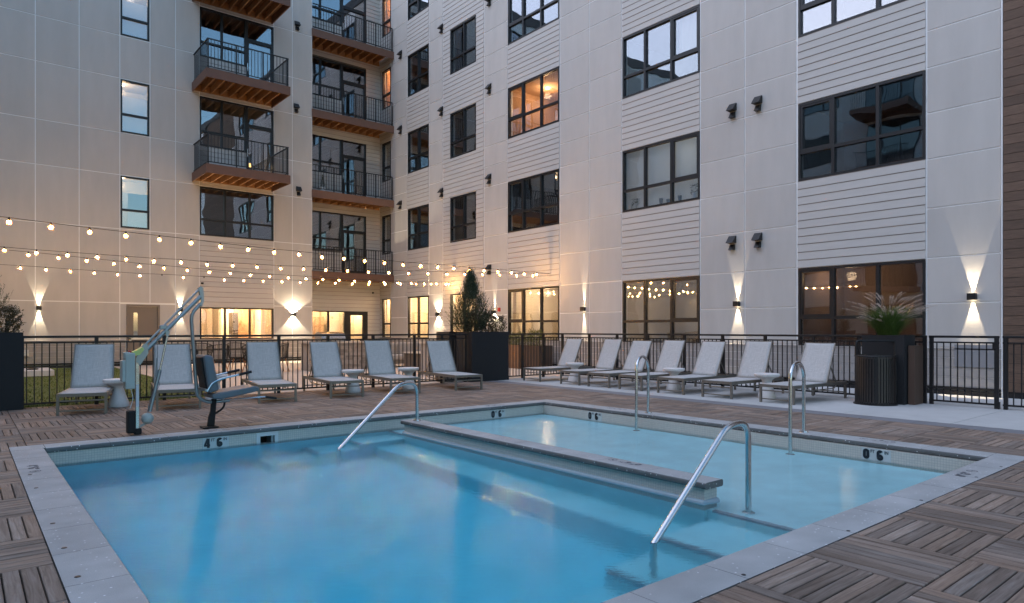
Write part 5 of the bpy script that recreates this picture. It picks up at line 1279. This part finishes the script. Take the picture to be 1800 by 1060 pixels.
# seat
ang_y = .0
b = MB(); b.prism([(2.40, .97), (2.52, .96), (2.60, .50), (2.47, .47)], 'y', Yl-.21, Yl+.21); b.build("seat_back", M_seatpad, lf, bevel=.03)
b = MB(); b.prism([(2.385, .93), (2.425, .95), (2.485, .50), (2.45, .49)], 'y', Yl-.15, Yl+.15); b.build("seat_back_shell", M_rubber, lf)
b = MB(); b.prism([(2.50, .455), (2.56, .47), (3.05, .535), (3.11, .52), (3.10, .465), (2.62, .385), (2.51, .40)], 'y', Yl-.22, Yl+.22); b.build("seat_pad", M_seatpad, lf, bevel=.02)
for s_ in (-1, 1):
    y_ = Yl+s_*.25
    MB().tube(smooth_path([(2.43, y_, .50), (2.50, y_, .62), (2.62, y_, .66), (2.84, y_, .705)], [.08, .08]), .012, 8).build("armrest", M_steel, lf, smooth=True)
    MB().tube([(2.83, y_, .703), (2.99, y_, .735)], .018, 10).build("grip", M_rubber, lf, smooth=True)
MB().bar((2.42, Yl-.26, .52), (2.42, Yl+.26, .52), .03, .03).build("armrest_crossbar", M_galv, lf)
MB().tube([(2.66, Yl-.05, .36), (3.22, Yl-.12, .375)], .009, 8).build("tow_handle", M_steel, lf); MB().tube([(3.22, Yl-.12, .375), (3.37, Yl-.13, .345)], .016, 8).build("tow_handle_grip", M_rubber, lf, smooth=True)
MB().prism([(2.555, .38), (2.615, .38), (2.60, .20), (2.585, .02), (2.50, .02), (2.515, .14), (2.54, .22)], 'y', Yl-.03, Yl+.03).build("footrest_post", M_rubber, lf, bevel=.008)
MB().tube(smooth_path([(2.725, Yl, .36), (2.71, Yl, .25), (2.58, Yl, .17)], [.1]), .014, 8).build("footrest_brace", M_rubber, lf, smooth=True)
MB().box(2.43, 2.62, Yl-.1, Yl+.1, .003, .02).build("foot_plate", M_rubber, lf, bevel=.004)

# access lid in the deck
o = MB().box(3.0, 3.30, 9.24, 9.42, .001, .006).build("access_lid", mat("tan_access_lid", (.34, .24, .16), .7)); tag(o, "flat tan access lid set in the deck behind the skimmer", "lid")

# ------------------------------------------------------------------ terrace furniture beyond the fence
tb_ = thing("dining_table", "long dark dining table on the terrace behind the fence", "table", (6.1, 20.6, 0))
MB().box(5.05, 7.2, 20.15, 21.05, .70, .735).build("table_top", M_wicker, tb_)
for x in (5.12, 7.12):
    for y in (20.22, 20.98): post("leg", M_black, tb_, x, y, 0, .70, .05, .05)
def chair():
    t = thing("dining_chair", "x", "chair"); 
    s = MB(); s.lathe([(.20, 0), (.235, .02), (.235, .045)], 0, 0, 18, .40); s.build("seat", M_wicker, t, local=True)
    bk_ = MB()
    for k in range(25):     # woven wrap-round back: upright cords
        a = math.radians(-20+220*k/24); h = .34+.10*math.sin(math.radians(220*k/24*180/220)); p = (math.cos(a)*.235, math.sin(a)*.235, .43); q = (math.cos(a)*.29, math.sin(a)*.29, .44+h)
        bk_.tube([p, q], .006, 4, False)
    bk_.tube([(math.cos(math.radians(-20+220*k/24))*.29, math.sin(math.radians(-20+220*k/24))*.29, .44+.34+.10*math.sin(math.radians(180*k/24))) for k in range(25)], .011, 6)
    bk_.build("backrest", M_black, t, local=True)
    for x, y in ((-1, -1), (1, -1), (1, 1), (-1, 1)): MB().tube([(x*.14, y*.14, .41), (x*.23, y*.23, 0)], .017, 8, True, .011).build("leg", M_teak, t, local=True)
    return t
C0 = chair(); first = True
for x, y, rz, lab in ((4.75, 20.5, math.pi/2, "woven dining chair at the left head of the dark table"), (7.55, 20.5, -math.pi/2, "woven dining chair at the right head of the dark table"),
                      (5.55, 19.75, math.pi, "woven dining chair on the near side of the table, left"), (6.5, 19.75, math.pi, "woven dining chair on the near side of the table, right"),
                      (5.6, 21.5, 0, "woven dining chair on the far side of the table, left"), (6.6, 21.5, 0, "woven dining chair on the far side of the table, right")):
    t = C0 if first else dup(C0); first = False; t.location = (x, y, 0); t.rotation_euler = (0, 0, rz); t['label'] = lab; t['group'] = "woven chairs round the terrace table"
# grill island
gi = thing("grill_island", "stone clad barbecue island with a pale counter behind the fence", "grill island", (9.2, 20.3, 0))
MB().box(8.35, 10.25, 20.0, 20.75, 0, .86).build("core", M_base, gi)
rr = random.Random(4); z = .01
while z < .84:
    h = rr.uniform(.07, .14); x = 8.30
    while x < 10.29:
        w = rr.uniform(.14, .36); x1 = min(x+w, 10.30); MB().box(x+.004, x1-.004, 19.985-rr.uniform(0, .02), 20.0, z+.004, min(z+h, .86)-.004).build("stone", M_stone, gi); x = x1
    z += h
MB().box(8.27, 10.33, 19.94, 20.8, .86, .91).build("counter", M_counter, gi)
gr = thing("gas_grill", "stainless gas grill with domed lid on the island", "grill", (9.1, 20.35, .91))
MB().prism([(20.08, .912), (20.08, 1.02), (20.16, 1.16), (20.34, 1.22), (20.56, 1.2), (20.64, 1.05), (20.64, .912)], 'x', 8.75, 9.55).build("lid", M_steel, gr)
MB().tube([(8.85, 20.05, 1.06), (9.45, 20.05, 1.06)], .013, 8).build("handle", M_steel, gr)
o = MB().box(10.45, 10.75, 20.0, 20.9, .0, .98).build("wicker_bin", M_wicker, bevel=.01); tag(o, "dark wicker storage box between the grill island and sofa", "storage box")
# sofa
sf = thing("outdoor_sofa", "grey cushioned outdoor sofa behind the fence", "sofa", (12.1, 20.8, 0))
MB().box(10.95, 13.6, 20.2, 21.05, .12, .24).build("frame", M_lframe, sf)
for x in (11.0, 12.28, 13.55):
    for y in (20.25, 21.0): post("leg", M_lframe, sf, x, y, 0, .12, .05, .05)
for k in range(3):
    x0 = 11.0+k*.86
    MB().box(x0+.01, x0+.85, 20.2, 20.85, .241, .43).build("seat_cushion", M_cushion, sf, bevel=.05); MB().box(x0+.01, x0+.85, 20.80, 21.02, .40, .84).build("back_cushion", M_cushion, sf, bevel=.06)
MB().box(10.88, 10.97, 20.2, 21.05, .0, .62).build("arm", M_lframe, sf)
ft = thing("fire_table", "square dark fire table in front of the sofa", "fire table", (11.5, 18.35, 0))
MB().box(10.95, 11.9, 17.9, 18.8, .0, .54).build("body", mat("brown_grey_metal", (.10, .085, .075), .6), ft); MB().box(10.9, 11.95, 17.85, 18.85, .541, .58).build("top", M_counter, ft)
ac = thing("lounge_chair", "low grey cushioned lounge chair right of the fire table", "chair", (13.1, 17.6, 0))
MB().box(12.7, 13.5, 17.2, 18.0, .10, .22).build("frame", M_lframe, ac); MB().box(12.74, 13.46, 17.22, 17.85, .221, .42).build("seat_cushion", M_cushion, ac, bevel=.05); MB().box(12.74, 13.46, 17.8, 18.0, .40, .82).build("back_cushion", M_cushion, ac, bevel=.05)
sw = thing("stone_wall", "low stacked stone wall left of the square planter", "wall", (10.6, 16.2, 0))
MB().box(10.1, 11.2, 16.0, 16.4, 0, .90).build("core", M_base, sw); z = .01
while z < .88:
    h = rr.uniform(.05, .09); x = 10.08
    while x < 11.2:
        w = rr.uniform(.12, .32); x1 = min(x+w, 11.22); MB().box(x+.003, x1-.003, 15.985-rr.uniform(0, .02), 16.0, z+.003, min(z+h, .9)-.003).build("stone", M_stone, sw); x = x1
    z += h
MB().box(10.05, 11.25, 15.94, 16.45, .90, .95).build("cap", M_counter, sw)
pf = MB().lathe([(.22, 0), (.27, .08), (.28, .2), (.25, .33), (.12, .37)], 9.35, 14.0, 24).build("pouf", mat("patterned_grey_weave", (.17, .155, .15), .9, noise=.7, nscale=45, bump=.6), smooth=True); pf.location.z = .0; tag(pf, "grey patterned woven pouf behind the lounger nearest the square planter", "pouf")
# brown planter troughs against the right wall
for n_, (y0, y1, m_, lab) in enumerate(((16.9, 18.9, mat("brown_trough", (.20, .11, .06), .7, noise=.1), "long light brown trough planter under the far right ground window"), (15.9, 16.86, mat("dark_brown_trough", (.06, .038, .028), .7), "shorter dark brown trough planter beside the long one"))):
    planter(14.2, 14.75, y0, y1, .78, lab, m_)
bush("bush", "reddish leafy plant in the long brown trough", (14.45, 18.0, .72), .26, .34, 1500, leaf_mat("red_green_leaf", (.06, .03, .02), (.22, .08, .04)), 8)
bush("bush", "bushy green plant left of the reddish one in the brown trough", (14.45, 18.6, .72), .24, .3, 1500, leaf_mat("bright_green_leaf", (.06, .08, .02), (.20, .20, .06)), 9)
bush("bush", "bushy green plant right of the reddish one in the brown trough", (14.45, 17.3, .72), .30, .42, 2400, bpy.data.materials["bright_green_leaf"], 10)
bush("bush", "bushy green plant in the dark brown trough", (14.45, 16.4, .72), .30, .5, 2400, bpy.data.materials["bright_green_leaf"], 12)
